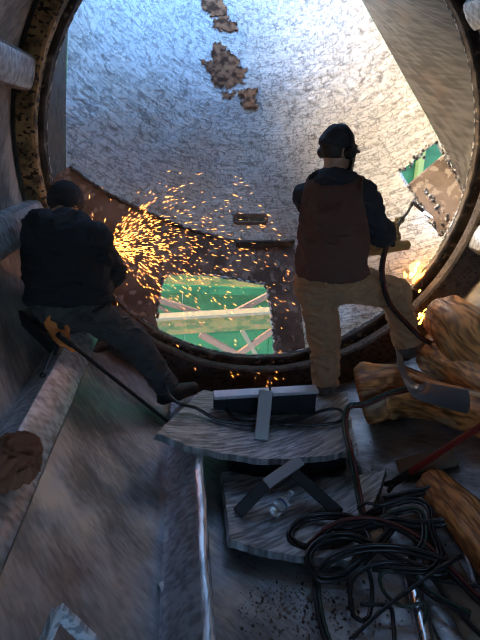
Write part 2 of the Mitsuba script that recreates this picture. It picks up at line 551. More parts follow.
def ring_seg(r0, r1, a0, a1, y0, y1, na=40, ny=1, wob=0.0, seed=0):
    aa = np.linspace(a0, a1, na + 1); yy = np.linspace(y0, y1, ny + 1)
    P = np.array([[pol(r0, a, y) for y in yy] for a in aa])
    N = np.array([[pol(1, a, 0) - [0, 0, AX] for y in yy] for a in aa])
    if wob:
        P = P - N * wob * (meshkit.fbm(P * 2.2, 3, seed)[..., None] - 0.3)
    return slab(P, N, r1 - r0)


def full_ring(profile, na=180, wob=0.0, seed=0):
    """profile: list of (r, y), closed, revolved about the drum's axis"""
    pr = np.asarray(profile, float)
    a = np.linspace(0, 2 * math.pi, na, endpoint=False)
    P = np.stack([pr[:, 0] * np.cos(a)[:, None], np.broadcast_to(pr[:, 1], (na, len(pr))), AX + pr[:, 0] * np.sin(a)[:, None]], -1)
    if wob:
        P = P + (meshkit.fbm(P * 16, 3, seed)[..., None] - 0.5) * 2 * wob
    m = grid_mesh(P, closed_u=True, closed_v=True); m.fix_normals()
    return m


sect = [('wall_left', [(131, 161), (161, 191), (191, 217)], 'worn grey-brown left side of the steel drum between its lifter bars'),
        ('floor', [(217, 243.8), (243.8, 281), (281, 311)], 'dark scuffed bottom of the steel drum underfoot'),
        ('wall_right', [(-49, -19), (-19, 11), (11, 36)], 'shadowed right side of the steel drum behind the logs'),
        ('ceiling', [(36, 71), (71, 101), (101, 131)], 'top of the steel drum overhead')]
for nm, segs, lb in sect:
    a0, a1 = segs[0][0], segs[-1][1]
    add(nm, ring_seg(RS + 0.032, RS + 0.10, a0, a1, Y0, YF, 24), 'steel_rib', True, label=lb, kind='structure')
    for k, (b0, b1) in enumerate(segs):
        rl = {131: 1.61, 161: 1.61, 191: 1.68}.get(b0, RS)
        add('liner_plate', ring_seg(rl, RS + 0.030, b0 + 0.15, b1 - 0.15, Y0, Y1 - 0.012, 14, 40, 0.012, k + len(nm)), 'steel_shell' if nm == 'floor' else 'liner_brown', True, parent=nm)
add('wall_back', full_ring([(RS + .1, Y0 - .065), (RS + .1, Y0 - .005), (0.80, Y0 - .005), (0.80, Y0 - .065)], 96), 'liner_brown', False,  # round opening added behind the camera to let in sky fill
    label='head of the steel drum behind the viewer with a round hole added to let in fill light', kind='structure')
RIBLAB = {161: 'uppermost lifter bar on the left wall, its underside glowing orange-brown', 191: 'short pale lifter bar behind the crouching worker\'s shoulder on the left wall',
          217: 'long shiny lifter bar on which the crouching worker in black sits', 249: 'narrow lifter bar with a bright crest beside the stacked plates',
          341: 'lifter bar with an orange-lit end beside the burning flange',
          36: 'lifter bar at the top right by the opening, pale on its lower flank'}
for a in RIBS:
    if a in (71, 101, 131, 11):
        lab = None
    else:
        lab = RIBLAB[a]
    wb, wt, ht = 0.135, 0.075, 0.22
    if a == 217:
        wb, wt = 0.105, 0.072
    prof = [(-wb, -0.02), (wb, -0.02), (wt + 0.022, ht - 0.03), (wt + 0.006, ht - 0.006), (wt - 0.02, ht), (0, ht + 0.004), (-wt + 0.02, ht), (-wt - 0.006, ht - 0.006), (-wt - 0.022, ht - 0.03)]
    if a == 36:
        prof = [(q, t * 1.5) for q, t in prof]
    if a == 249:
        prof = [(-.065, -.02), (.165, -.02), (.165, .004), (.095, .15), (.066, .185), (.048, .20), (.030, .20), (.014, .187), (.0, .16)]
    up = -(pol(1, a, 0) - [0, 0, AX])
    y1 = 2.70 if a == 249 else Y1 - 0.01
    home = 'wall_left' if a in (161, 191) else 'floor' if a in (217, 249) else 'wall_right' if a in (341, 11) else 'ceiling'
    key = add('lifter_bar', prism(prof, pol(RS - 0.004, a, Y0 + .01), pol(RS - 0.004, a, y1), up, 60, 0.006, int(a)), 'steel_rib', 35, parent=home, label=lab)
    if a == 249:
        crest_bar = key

cw = np.array([(.020, .193), (.032, .2012), (.046, .2012), (.060, .191)])      # worn crest of the narrow bar, its white highlight painted as a pale strip
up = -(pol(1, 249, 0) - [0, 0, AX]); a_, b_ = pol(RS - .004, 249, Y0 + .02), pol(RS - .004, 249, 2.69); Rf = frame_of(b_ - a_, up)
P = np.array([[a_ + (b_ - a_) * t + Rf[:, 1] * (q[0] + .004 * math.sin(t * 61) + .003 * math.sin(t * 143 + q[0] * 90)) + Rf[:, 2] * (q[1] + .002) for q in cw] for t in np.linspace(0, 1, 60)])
add('worn_crest', slab(P, np.broadcast_to(Rf[:, 2], P.shape), .004), 'polish_highlight', 40, parent=crest_bar, label='worn crest with its highlight painted pale')

# weld bead along the seam in the bottom of the drum
rng = np.random.RandomState(4)
wb = []
for k in range(90):
    y = 0.9 + k * 0.022
    if rng.rand() < .35:
        continue
    s = trimesh.creation.icosphere(1, 0.005); s.apply_scale([1, 1.7, .6]); s.apply_translation(pol(RS - 0.002, 243.9 + rng.uniform(-.1, .1), y)); wb.append(s)
add('weld_bead', cat_mesh(*wb), 'slag', 30, parent='floor', label='broken line of weld bead along the plate seam')

# ------------------------------------------------------------------ flange rings
add('trim_1', full_ring([(RS + .09, 3.13), (1.52, 3.13), (1.505, 3.145), (1.505, 3.215), (1.52, 3.23), (RS + .09, 3.23)], 200, 0.006, 3), 'ochre_scale', 30,
    label='pitted ochre-rusted ring round the mouth of the drum', kind='structure')
add('trim_2', full_ring([(RS + .09, 3.232), (1.60, 3.232), (1.60, 3.345), (RS + .09, 3.345)], 160, 0.003, 5), 'dark_ring', 30, label='dark recessed ring behind the ochre ring', kind='structure')
add('trim_3', full_ring([(RS + .09, 3.347), (1.525, 3.347), (1.505, 3.36), (1.50, 3.40), (1.515, YF), (RS + .09, YF)], 240, 0.009, 6), 'dark_ring', 30,
    label='torch-cut inner lip ring round the opening', kind='structure')

ea = np.linspace(0, 2 * math.pi, 321)[:-1]; er = np.random.RandomState(12)
add('cut_edge', grid_mesh(np.stack([np.stack([(1.503 + q * np.cos(t)) * np.cos(ea), np.full(len(ea), 3.405) + q * np.sin(t), AX + (1.503 + q * np.cos(t)) * np.sin(ea)], -1)
                                    for t, q in ((k * math.pi / 3, 0.004 + .006 * er.rand(len(ea))) for k in range(6))], 1), closed_u=True, closed_v=True), 'slag', False, parent='trim_3', label='ragged silvery torch-cut edge')

# ------------------------------------------------------------------ chamber beyond the flange
YB = lambda x, z: 4.1 + 0.35 * (z - 1.3) - 0.28 * x * x
YH = lambda x, z: max(3.432, 3.44 + (1.52 - math.hypot(x, z - AX)) * 0.78)
px_b = [(66, 170), (66, 100), (68, 30), (76, -60), (150, -62), (240, -64), (328, -60), (362, 0), (403, 74), (445, 150), (460, 183), (485, 215), (455, 300), (400, 350), (330, 378), (294, 376), (290, 252), (262, 253), (230, 250), (190, 240), (150, 224), (110, 205), (75, 178)]
poly_b = Polygon(onsurf(px_b, YB)).buffer(0)
slot = Polygon(onsurf([(236, 216), (265, 216), (265, 222), (236, 222)], YB))
hole_r = Polygon(onsurf([(399, 173), (437, 141), (472, 200), (441, 238)], YB))
far = add('wall_front', sheet(poly_b.difference(slot).difference(hole_r), YB, 0.05, 0.045, 0.012, 2), 'steel_bright', 25,
          label='bright scoured curved steel end plate seen through the round opening', kind='structure')
heel = Polygon(onsurf([(56, 175), (70, 166), (90, 181), (110, 194), (150, 213), (190, 229), (230, 239), (262, 242), (294, 240), (300, 300), (304, 376), (250, 380), (190, 364), (130, 334), (84, 290), (52, 225), (46, 190)], YH)).buffer(0)
hole_l = Polygon(onsurf([(166, 275), (200, 273), (230, 277), (256, 282), (266, 285), (271, 315), (276, 374), (225, 372), (165, 350), (155, 318), (158, 300)], YH)).buffer(0)
add('heel_plate', sheet(heel.difference(hole_l), YH, 0.04, 0.045, 0.008, 3), 'rusty_steel', 25, parent=far, label='rust-brown lower plate with a large cut-out')
# ragged torch-cut rim of the lower cut-out and of the arc edge
def rim(pxs, Yf, r, seed, off=-0.004):
    pts = onsurf(pxs, Yf); P = np.array([[x, Yf(x, z) + off, z] for x, z in pts])
    c = catmull(P, 0.02)
    c = c + (np.random.RandomState(seed).rand(*c.shape) - .5) * r * .9
    rad = r * (0.55 + 0.9 * np.random.RandomState(seed + 1).rand(len(c)))
    return tube(c, rad, 6)
add('cut_rim', rim([(157, 318), (159, 300), (166, 276), (200, 274), (230, 278), (256, 283), (266, 286), (271, 315), (275, 356)], YH, 0.012, 5), 'slag', 30, parent=far)
add('cut_rim', rim([(70, 167), (90, 182), (110, 195), (150, 214), (190, 230), (230, 240), (262, 243), (294, 241)], YH, 0.014, 8), 'dark_ring', 30, parent=far)
sl = onsurf([(235, 215), (266, 215), (266, 223), (235, 223)], YB)
fr = []
for i in range(4):
    (x0, z0), (x1, z1) = sl[i], sl[(i + 1) % 4]
    fr.append(bar((x0, YB(x0, z0) - .006, z0), (x1, YB(x1, z1) - .006, z1), 0.03, 0.022, (0, -1, 0), .004))
add('slot_pocket', bar((sl[0][0] - .03, YB(*sl[0]) + .14, (sl[0][1] + sl[2][1]) / 2), (sl[1][0] + .03, YB(*sl[1]) + .14, (sl[0][1] + sl[2][1]) / 2), .14, .12, (0, 0, 1)), 'dark_ring', 30, parent=far, label='dark box added behind the slot to keep it dark')  # added dark backing that keeps the inside of the slot black
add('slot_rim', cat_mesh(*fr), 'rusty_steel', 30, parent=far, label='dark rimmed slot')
pk = onsurf([(236, 244), (290, 243)], YH)  # darkness of the slot under the lip, modelled as a dark bar
add('lip_block', bar((pk[0][0], YH(*pk[0]) - .01, pk[0][1]), (pk[1][0], YH(*pk[1]) - .01, pk[1][1]), 0.04, 0.055, (0, 0, 1), .006), 'dark_ring', 30, parent=far, label='dark bar standing for the dark slot under the lip of the bright plate')


def ruled(A, B, th, nv=14):
    t = np.linspace(0, 1, nv)[None, :, None]
    P = A[:, None] * (1 - t) + B[:, None] * t
    c = P.reshape(-1, 3).mean(0)
    n = np.cross(P[-1, 0] - P[0, 0], P[0, -1] - P[0, 0]); n /= np.linalg.norm(n)
    if n @ (c - [0, 3.6, AX]) < 0:
        n = -n
    return slab(P, np.broadcast_to(n, P.shape), th)


def seam(pxs):
    q = onsurf(pxs, YB)
    return catmull(np.array([[x, YB(x, z), z] for x, z in q]), 0.05)


S = seam([(66, 172), (66, 100), (68, 30), (76, -60)])
Rg = np.array([pol(1.545, a, YF - .01) for a in np.linspace(190, 130, len(S))])
add('side_plate', ruled(S, Rg, 0.03), 'steel_side', 30, parent=far, label='narrow grey-brown side plate on the left')
S = seam([(462, 187), (445, 150), (403, 74), (362, 0), (328, -60)])
Rg = np.array([pol(1.545, a, YF - .01) for a in np.linspace(-4, 68, len(S))])
add('side_plate', ruled(S, Rg, 0.03), 'steel_side', 30, parent=far, label='brown-grey side plate on the right')

# rust scale hanging on the bright plate
def flake(pxs, seed):
    rr = np.random.RandomState(seed)
    pg = Polygon(onsurf(pxs, YB)).buffer(0)
    pts = [pg.exterior.interpolate(k / 60, normalized=True).coords[0] for k in range(60)]
    pts = [(x + rr.uniform(-.022, .022), z + rr.uniform(-.022, .022)) for x, z in pts]
    pg = Polygon(pts).buffer(0)
    if pg.geom_type != 'Polygon':
        pg = max(pg.geoms, key=lambda g: g.area)
    return sheet(pg, lambda x, z: YB(x, z) - 0.016, 0.03, 0.02, 0.012, seed)
for k, q in enumerate([[(198, -6), (222, -6), (226, 10), (228, 18), (214, 16), (204, 10)], [(212, 20), (224, 18), (236, 24), (238, 30), (226, 30), (214, 28)],
                       [(214, 44), (222, 43), (228, 52), (238, 58), (241, 70), (243, 82), (230, 86), (214, 86), (212, 76), (200, 62), (212, 60)],
                       [(222, 92), (234, 91), (236, 96), (226, 99)], [(236, 92), (256, 88), (257, 97), (242, 98)], [(240, 100), (254, 98), (258, 108), (246, 110)], [(238, 72), (244, 66), (246, 74), (241, 80)]]):
    add('rust_flake', flake(q, 20 + k), 'flake_rust', False, parent=far)

# right patch plate below the strip-shaped cut, with slag beads
YP = lambda x, z: YB(x, z) + 0.012
patch = Polygon(onsurf([(408, 186), (446, 154), (472, 199), (441, 238)], YP))
add('patch_plate', sheet(patch, YP, 0.03, 0.03, 0.012, 7), 'rusty_steel', 25, parent=far, label='brown square patch with silvery slag')
rr = np.random.RandomState(11)
sl = []
for (a, b, n) in [((408, 187), (441, 236), 40), ((446, 155), (468, 197), 42), ((420, 185), (452, 225), 30), ((441, 236), (468, 200), 30), ((399, 173), (437, 141), 24), ((437, 141), (446, 155), 10)]:
    for k in range(n):
        t = rr.rand(); q = (a[0] + (b[0] - a[0]) * t + rr.normal(0, 1.6), a[1] + (b[1] - a[1]) * t + rr.normal(0, 1.6))
        x, z = onsurf([q], YB)[0]
        s = trimesh.creation.icosphere(1, 1.0); s.vertices *= 1 + .3 * (rr.rand(len(s.vertices), 1) - .5)
        s.apply_scale(rr.uniform(.005, .016) * np.array([1, .5, 1])); s.apply_translation([x, YB(x, z) - .004, z]); sl.append(s)
add('slag_bead', cat_mesh(*sl), 'slag', False, parent=far, kind='stuff', label='silvery lumps of slag round the patch')
# thin cut edge, the light on it painted as a pale colour
e = onsurf([(400, 173), (408, 187)], YB)
add('cut_edge', bar((e[0][0], YB(*e[0]) + .02, e[0][1]), (e[1][0], YB(*e[1]) + .02, e[1][1]), 0.05, 0.018, (0, 0, 1)), 'white_scale', 30, parent=far)

# ------------------------------------------------------------------ green steelwork outside, seen through the cut-outs
g = thing('green_girder', 'green painted steel girder and sheeting seen through the cut-outs', 'girder')
for k in range(9):
    x = -6.4 + 1.62 * k
    add('web_panel', bar((x - .808, 8.2, 1.0), (x + .808, 8.2, 1.0), 0.05, 7.6, (0, 0, 1), .01), 'green_paint', 30, parent=g)
fl0, fl1 = at(130, 276, 7.6), at(300, 282, 7.6)
d = (fl1 - fl0) / np.linalg.norm(fl1 - fl0)
add('top_flange', bar(fl0 - d * 4 + [0, 0, -.02], fl1 + d * 5 + [0, 0, -.02], 1.0, 0.05, (0, 0, 1)), 'mottled_paint', 30, parent=g, label='mottled yellow-green flange')
h0, h1 = at(130, 287, 7.1), at(300, 293, 7.1)
add('flange_edge', bar(h0 - (h1 - h0) * 1.5, h1 + (h1 - h0) * 2, 0.06, 0.13, (0, 0, 1)), 'green_paint', 30, parent=g)
for px in (421,):
    p = at(px, 165, 8.05)
    add('stiffener', bar((p[0], 8.1, p[2] - 1.6), (p[0], 8.1, p[2] + 1.6), 0.10, 0.12, (0, 1, 0)), 'ochre_paint', 30, parent=g, label='ochre upright stiffener')
b0, b1 = at(150, 327, 6.3), at(280, 319, 6.3)
c = thing('cross_beam', 'olive and cream steel beam crossing the lower cut-out', 'beam')
dd = (b1 - b0)
add('web', bar(b0 - dd, b1 + dd, 0.05, 0.27, (0, 0, 1)), 'mottled_paint', 30, parent=c)
add('upper_flange', bar(b0 - dd + [0, -.02, .15], b1 + dd + [0, -.02, .15], 0.20, 0.045, (0, 0, 1)), 'cream_steel', 30, parent=c, label='cream upper flange')
br = thing('truss', 'salmon-primed lattice braces behind the olive beam in the lower cut-out', 'truss')
for (p, q, w, m) in [((148, 296), (205, 315), .09, 'primer'), ((278, 290), (228, 316), .09, 'primer'), ((200, 334), (250, 362), .10, 'primer'), ((276, 328), (222, 366), .10, 'primer'), ((242, 330), (262, 366), .07, 'cream_steel'), ((150, 300), (176, 318), .05, 'primer')]:
    add('brace', bar(at(*p, 6.75), at(*q, 6.75), w, 0.06, (0, 1, 0)), m, 30, parent=br)

# ------------------------------------------------------------------ loose curved plates
def curved_plate(corners, r, th, n=26, m=14, wob=0.006, seed=0):
    c = [cyl(*q, r) for q in corners]          # front-left, front-right, back-left, back-right
    pa = [(math.degrees(math.atan2(p[2] - AX, p[0])), p[1]) for p in c]
    P = np.zeros((n, m, 3)); N = np.zeros((n, m, 3)); rr = np.random.RandomState(seed)
    ja = rr.uniform(-.25, .25, m); jy = rr.uniform(-.006, .006, n)
    for i in range(n):
        for j in range(m):
            s, t = i / (n - 1), j / (m - 1)
            f = (1 - s) * np.array(pa[0]) + s * np.array(pa[1]); b = (1 - s) * np.array(pa[2]) + s * np.array(pa[3])
            q = f * (1 - t) + b * t
            ang = q[0] + (ja[j] if i in (0, n - 1) else 0); y = q[1] + (jy[i] if j in (0, m - 1) else 0)
            P[i, j] = pol(r, ang, y); N[i, j] = pol(1, ang, 0) - [0, 0, AX]
    P = P + N * wob * (meshkit.fbm(P * 6, 3, seed)[..., None] - .5) * 2
    return slab(P, N, th)


R1, R2 = 1.485, 1.64
add('curved_plate', curved_plate([(157, 433), (358, 449), (203, 389), (346, 391)], R1, 0.040, seed=1), 'plate_steel', 30,
    label='upper curved steel plate carrying the T-shaped lug beside the crouching worker\'s boot', cat='steel plate')
add('curved_plate', curved_plate([(231, 540), (352, 560), (222, 470), (386, 470)], R2, 0.045, seed=2), 'plate_steel', 30,
    label='lower curved steel plate with the angle bracket and plastic bottle on it', cat='steel plate')
aa = np.linspace(-104, -80, 20); yy = np.linspace(2.22, 2.72, 8)  # dark block added to stand for the black shade under the plate
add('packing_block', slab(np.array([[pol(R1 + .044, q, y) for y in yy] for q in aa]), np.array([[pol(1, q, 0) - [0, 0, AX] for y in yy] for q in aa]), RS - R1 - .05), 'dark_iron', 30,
    label='added dark iron block filling the black shade under the upper curved plate', cat='block')
lg = thing('lifting_lug', 'T-shaped steel lug with pale top edge standing on the upper curved plate', 'lifting lug')
c0, c1 = cyl(214, 413, R1), cyl(314, 409, R1)
ym = (c0[1] + c1[1]) / 2 + .02
hh = 0.165
z0 = min(c0[2], c1[2]) - .005
A, B = np.array([c0[0], ym, z0 + hh / 2]), np.array([c1[0], ym, z0 + hh / 2])
add('face_plate', bar(A, B, 0.022, hh, (0, 0, 1), .004), 'dark_iron', 30, parent=lg)
add('top_flange', bar(A + [0, -.02, hh / 2 + .012], B + [0, -.02, hh / 2 + .012], 0.085, 0.022, (0, 0, 1), .005), 'pale_steel', 30, parent=lg, label='pale top flange')
gb = cyl(261, 440, R1) + [0, 0, .002]; gt = at(266, 390, ym - .09)
add('flat_bar', bar(gb, gt, 0.082, 0.022, (0, -1, .6), .004), 'pale_steel', 30, parent=lg, label='upright flat bar leaning on the crossbar')
add('pin', bar(at(270, 391, ym - .02), at(270, 376, ym - .02), 0.012, 0.012, (0, 1, 0), .003), 'dark_iron', 30, parent=lg)

bk = thing('angle_bracket', 'dark angle-iron bracket standing like an inverted V on the lower curved plate', 'bracket')
pA, pC = cyl(238, 515, R2), cyl(340, 516, R2)
pB = at(301, 460, 1.98); pM = at(289, 468, 1.95)
pK = at(266, 484, 1.87)
def angle_iron(a, b, w, up):
    m1 = bar(a, b, w, .012, up, .003)
    R = frame_of(np.asarray(b) - a, up)
    o = R[:, 1] * (w / 2 - .006) - R[:, 2] * (w / 2)
    m2 = bar(np.asarray(a) + o, np.asarray(b) + o, .012, w, up, .003)
    return cat_mesh(m1, m2)
add('leg', angle_iron(pA + [0, 0, .012], pK, .06, (0.3, -.7, 1)), 'dark_iron', 30, parent=bk)
add('crown', angle_iron(pK, pB, .06, (0.3, -.3, 1)), 'pale_steel', 30, parent=bk, label='lighter upper run')
add('leg', angle_iron(pM, pC + [0, 0, .012], .06, (-.3, -.6, 1)), 'dark_iron', 30, parent=bk)


def revolve(profile, a, b, n=20):
    """profile (r, t) with t in metres from a towards b"""
    R = frame_of(np.asarray(b, float) - a)
    pr = np.asarray(profile, float); an = np.linspace(0, 2 * math.pi, n, endpoint=False)
    P = np.array([[np.asarray(a) + R @ [t, r * math.cos(q), r * math.sin(q)] for q in an] for r, t in pr])
    m = grid_mesh(P, closed_v=True)
    k = len(m.vertices); L = k - n
    v = np.vstack([m.vertices, P[0].mean(0), P[-1].mean(0)])
    f = [[k, (j + 1) % n, j] for j in range(n)] + [[k + 1, L + j, L + (j + 1) % n] for j in range(n)]
    m = trimesh.Trimesh(v, np.vstack([m.faces, f]), process=False); m.fix_normals()
    return m


bt = thing('plastic_bottle', 'small clear plastic bottle with a blue and white label lying on the lower curved plate', 'bottle')
ba = cyl(274, 512, R2 - .032); bb = cyl(294, 489, R2 - .032); bd = (bb - ba) / np.linalg.norm(bb - ba); bb = ba + bd * 0.19
add('body', revolve([(.001, 0), (.024, .002), (.030, .01), (.031, .05), (.028, .07), (.031, .09), (.031, .125), (.022, .15), (.013, .165), (.013, .178)], ba, bb), 'clear_plastic', 40, parent=bt)
add('label_band', revolve([(.0312, .055), (.0318, .056), (.0318, .098), (.0312, .099)], ba, bb), 'label_white', 40, parent=bt, label='white label')
add('label_stripe', revolve([(.0319, .062), (.0322, .063), (.0322, .074), (.0319, .075)], ba, bb), 'label_blue', 40, parent=bt, label='blue stripe')
add('cap', revolve([(.001, .168), (.015, .168), (.015, .185), (.001, .186)], ba, bb), 'label_white', 40, parent=bt)

# ------------------------------------------------------------------ logs
def log_mesh(path, rad, seed, n=36, knots=()):
    p = catmull(path, 0.02); L = np.r_[0, np.cumsum(np.linalg.norm(np.diff(p, axis=0), axis=1))]
    r = np.interp(L / L[-1], np.linspace(0, 1, len(rad)), rad)
    t = np.gradient(p, axis=0); t /= np.linalg.norm(t, axis=1, keepdims=True)
    rows, uv = [], []
    ang = np.linspace(0, 2 * math.pi, n + 1)
    for i in range(len(p)):
        R = frame_of(t[i])
        dirs = np.cos(ang)[:, None] * R[:, 1] + np.sin(ang)[:, None] * R[:, 2]
        q = np.c_[np.cos(ang) * 2.2, np.sin(ang) * 2.2, np.full(n + 1, L[i] * 3.0)]
        f = 1 + 0.26 * (meshkit.fbm(q, 4, seed) - .5) + 0.05 * np.sin(ang * 5 + seed + L[i] * 4)
        for (kl, ka, ks) in knots:
            dd = (np.angle(np.exp(1j * (ang - ka))) * r[i]) ** 2 + (L[i] - kl * L[-1]) ** 2
            f = f + ks * np.exp(-dd / .0035)
        rows.append(p[i] + dirs * (r[i] * f)[:, None]); uv.append(np.c_[ang / 6.2832, np.full(n + 1, L[i])])
    P = np.array(rows); U = np.array(uv)
    # rounded, closed ends
    for e, o in ((0, 1), (-1, -1)):
        c = P[e].mean(0); tt = t[e] * (-o)
        caps = [c + (P[e] - c) * k + tt * h for k, h in ((.93, .018), (.7, .028), (.35, .03), (.01, .03))]
        cu = [np.c_[U[e][:, 0], U[e][:, 1] - o * k] for k in (.02, .05, .10, .14)]
        if e == 0:
            P = np.concatenate([np.array(caps[::-1]), P]); U = np.concatenate([np.array(cu[::-1]), U])
        else:
            P = np.concatenate([P, np.array(caps)]); U = np.concatenate([U, np.array(cu)])
    m = grid_mesh(P)
    if m.volume < 0:
        m.faces = m.faces[:, ::-1]
    return m, U.reshape(-1, 2)


def log(path, rad, seed, label, knots=(), bsdf='wood'):
    m, uv = log_mesh(path, rad, seed, knots=knots)
    return add('log', m, bsdf, True, uv=uv, label=label, cat='log')


lA = log([at(364, 397, 2.60), at(396, 391, 2.54), cyl(440, 402, RS - .15), cyl(482, 414, RS - .15), cyl(540, 440, RS - .16)], [.195, .17, .125, .12, .125, .13], 3,
         'orange-brown log with a thick knotty butt end by the standing worker\'s left boot', [(.05, 1.2, .25), (.16, 4.0, .2)])
lB = log([at(446, 316, 2.88), at(466, 336, 2.6), at(485, 362, 2.42), at(530, 415, 2.15)], [.165, .18, .17, .165], 8,
         'topmost pale log whose rounded end lies beside the burning flange', [(.5, 3, .1)])
lC = log([cyl(432, 358, RS - .12), cyl(460, 374, RS - .12), cyl(500, 398, RS - .12), cyl(560, 430, RS - .12)], [.115, .125, .12, .12], 12, 'smooth orange log under the topmost pale log', [(.35, 2.2, .2)])
lD = log([cyl(432, 484, RS - .115), cyl(462, 514, RS - .115), cyl(500, 560, RS - .115), cyl(560, 640, RS - .12)], [.085, .105, .11, .11], 17, 'tan log lying along the right edge beside the tangled hoses', [(.3, 1.6, .15)])
lE = log([cyl(448, 392, RS - .08), cyl(478, 404, RS - .08), cyl(520, 425, RS - .08)], [.07, .075, .075], 23, 'thin dark orange log squeezed under the smooth orange log')
for k, (p, q, w) in enumerate([((412, 516), (480, 640), .11), ((448, 560), (500, 650), .08), ((398, 470), (455, 455), .13)]):
    pa, qa = cyl(*p, RS - .035), cyl(*q, RS - .035)
    up = -(np.array([(pa[0] + qa[0]) / 2, 0, (pa[2] + qa[2]) / 2]) - [0, 0, AX])
    add('timber', bar(pa, qa, w, .05, up, .012), 'plank_wood', 30, label=['split timber lying under the middle of the tangled hoses', 'narrow split timber under the hoses at the bottom right corner', 'short flat board on the drum bottom below the knotty log'][k], cat='timber')

# ------------------------------------------------------------------ tools and scraps
tl = thing('long_handled_tool', 'long tool with a red handle and black forked end leaning over the logs', 'tool')
ra, rb_ = cyl(395, 482, RS - .07), at(492, 419, 1.72)
add('handle', tube([ra, (ra + rb_) / 2 + [0, 0, .004], rb_], .016, 10), 'red_paint', 40, parent=tl)
dv = (ra - rb_) / np.linalg.norm(ra - rb_)
add('jaw', tube([ra - dv * .12, ra + dv * .02, cyl(384, 484, RS - .05)], [.022, .022, .012], 8), 'dark_iron', 30, parent=tl)
add('jaw', tube([ra - dv * .06, ra + dv * .01, cyl(388, 492, RS - .05)], [.018, .018, .010], 8), 'dark_iron', 30, parent=tl)

pb = [cyl(58, 334, 1.46), cyl(100, 366, 1.505), cyl(167, 421, RS - .02)]
pk = thing('pry_bar', 'long black rod slanting from the crouching worker\'s seat down to the curved plate', 'pry bar')
add('rod', tube([pb[0], pb[2]], .0105, 10), 'dark_iron', 40, parent=pk)
add('grip', tube([pb[0], pb[0] + (pb[2] - pb[0]) * .10], .016, 10), 'black_plastic', 40, parent=pk)
add('flat_bar', bar(cyl(19, 315, RS - .06), cyl(56, 351, 1.50), .03, .055, (0.6, 0, 1), .005), 'black_plastic', 30,
    label='thick black bar lying across the lifter bar under the crouching worker', cat='bar')
hk = thing('wire_hook', 'thin black hook lying on the shiny lifter bar below the thick black bar', 'hook')
h = [cyl(52, 352, 1.50), cyl(47, 364, 1.50), cyl(43, 375, 1.50)]
add('shank', tube(catmull(h, .01), .006, 8), 'black_plastic', 40, parent=hk)
add('knob', trimesh.creation.icosphere(2, .014, ).apply_translation(h[-1]), 'black_plastic', 40, parent=hk)

# bright angle scrap at the bottom left
sc = thing('angle_scrap', 'frosted bright steel angle piece like a roof gable at the bottom left', 'steel scrap')
q0, q1, q2 = cyl(43, 648, RS - .03), cyl(58, 610, RS - .10), cyl(100, 650, RS - .03)
add('limb', bar(q0, q1, .026, .05, (1, 0, 1), .005), 'white_scale', 30, parent=sc)
add('limb', bar(q1 + (q1 - q2) * .04, q2, .026, .05, (1, 0, 1), .005), 'white_scale', 30, parent=sc)
for k, (p, q, w, lb) in enumerate([((161, 582), (164, 592), .02, 'tiny bright metal chip on the weld seam in the drum bottom'), ((166, 541), (170, 528), .006, 'hair-thin bright metal sliver above the chip on the weld seam'),
                                  ((463, 545), (477, 592), .012, 'thin pale rod standing out among the hoses at the right edge')]):
    add('metal_chip' if k < 2 else 'welding_rod', bar(cyl(*p, RS - .012 - .05 * (k == 2)), cyl(*q, RS - .012 - .05 * (k == 2)), w, .006, (0, 0, 1), .001), 'white_scale', 30, label=lb, cat='metal chip' if k < 2 else 'welding rod')
pp = [cyl(408, 562, RS - .035), cyl(428, 646, RS - .035)]
add('steel_pipe', tube(catmull([pp[0], (pp[0] + pp[1]) / 2, pp[1]], .02), .032, 18), 'shiny_steel', 40, label='short shiny steel pipe under the tangled hoses', cat='pipe')

# scrap strip of bent sheet steel behind the raised boot
st = [at(399, 352, 2.62), at(404, 372, 2.42), at(416, 388, 2.26), at(440, 396, 2.13), at(468, 402, 2.0)]
c = catmull(st, .02); n = len(c)
W = np.linspace(.035, .065, n)[:, None]
tv = np.gradient(c, axis=0); tv /= np.linalg.norm(tv, axis=1, keepdims=True)
acr = np.cross(tv, [0.2, -1, .3]); acr /= np.linalg.norm(acr, axis=1, keepdims=True)
P = np.stack([c + acr * W * (k - 1.5) / 1.5 + np.array([0, -.02, .0]) * (1 - ((k - 1.5) / 1.5) ** 2) for k in range(4)], 1)
add('sheet_strip', slab(P, np.broadcast_to(np.array([0, 1.0, 0]), P.shape), .006), 'dark_sheet', 40, label='bent strip of grey sheet steel curling over the log under the raised boot', cat='steel scrap')

# crumpled brown rag on the lifter bar
rc = cyl(14, 460, 1.50); Rr = frame_of([0, 1, 0])
def f_rag(p):
    d = smins([s_ell(p, rc, np.eye(3), (.055, .085, .035)), s_ell(p, rc + [.02, -.04, -.01], np.eye(3), (.04, .04, .03)), s_ell(p, rc + [-.02, .03, .012], np.eye(3), (.04, .045, .028))], .03)
    return wrinkle(p, d, .025, 22, 3, .05)
add('rag', surface_nets(f_rag, rc - .16, rc + .16, .006), 'rag_cloth', True, label='crumpled brown rag lying on the shiny lifter bar at the left edge', cat='rag')

# dirt and crumbs on the drum bottom
rr = np.random.RandomState(31); ds = []
ico = trimesh.creation.icosphere(0, 1.0)
for k in range(1000):
    q = (rr.normal(300, 46), rr.normal(608, 24)) if k < 760 else (rr.normal(400, 45), rr.normal(520, 50))
    if not (238 < q[0] < 478):
        continue
    s = (.0022 + .006 * rr.rand() ** 3) * np.array([1, rr.uniform(.6, 1.5), .6])
    v = ico.vertices * (1 + .35 * (rr.rand(len(ico.vertices), 1) - .5)) * s + cyl(*q, RS - .004)
    ds.append(trimesh.Trimesh(v, ico.faces, process=False))
add('debris', cat_mesh(*ds), 'dirt', False, label='dark crumbs of scale and dirt scattered on the drum bottom', cat='debris', kind='stuff')

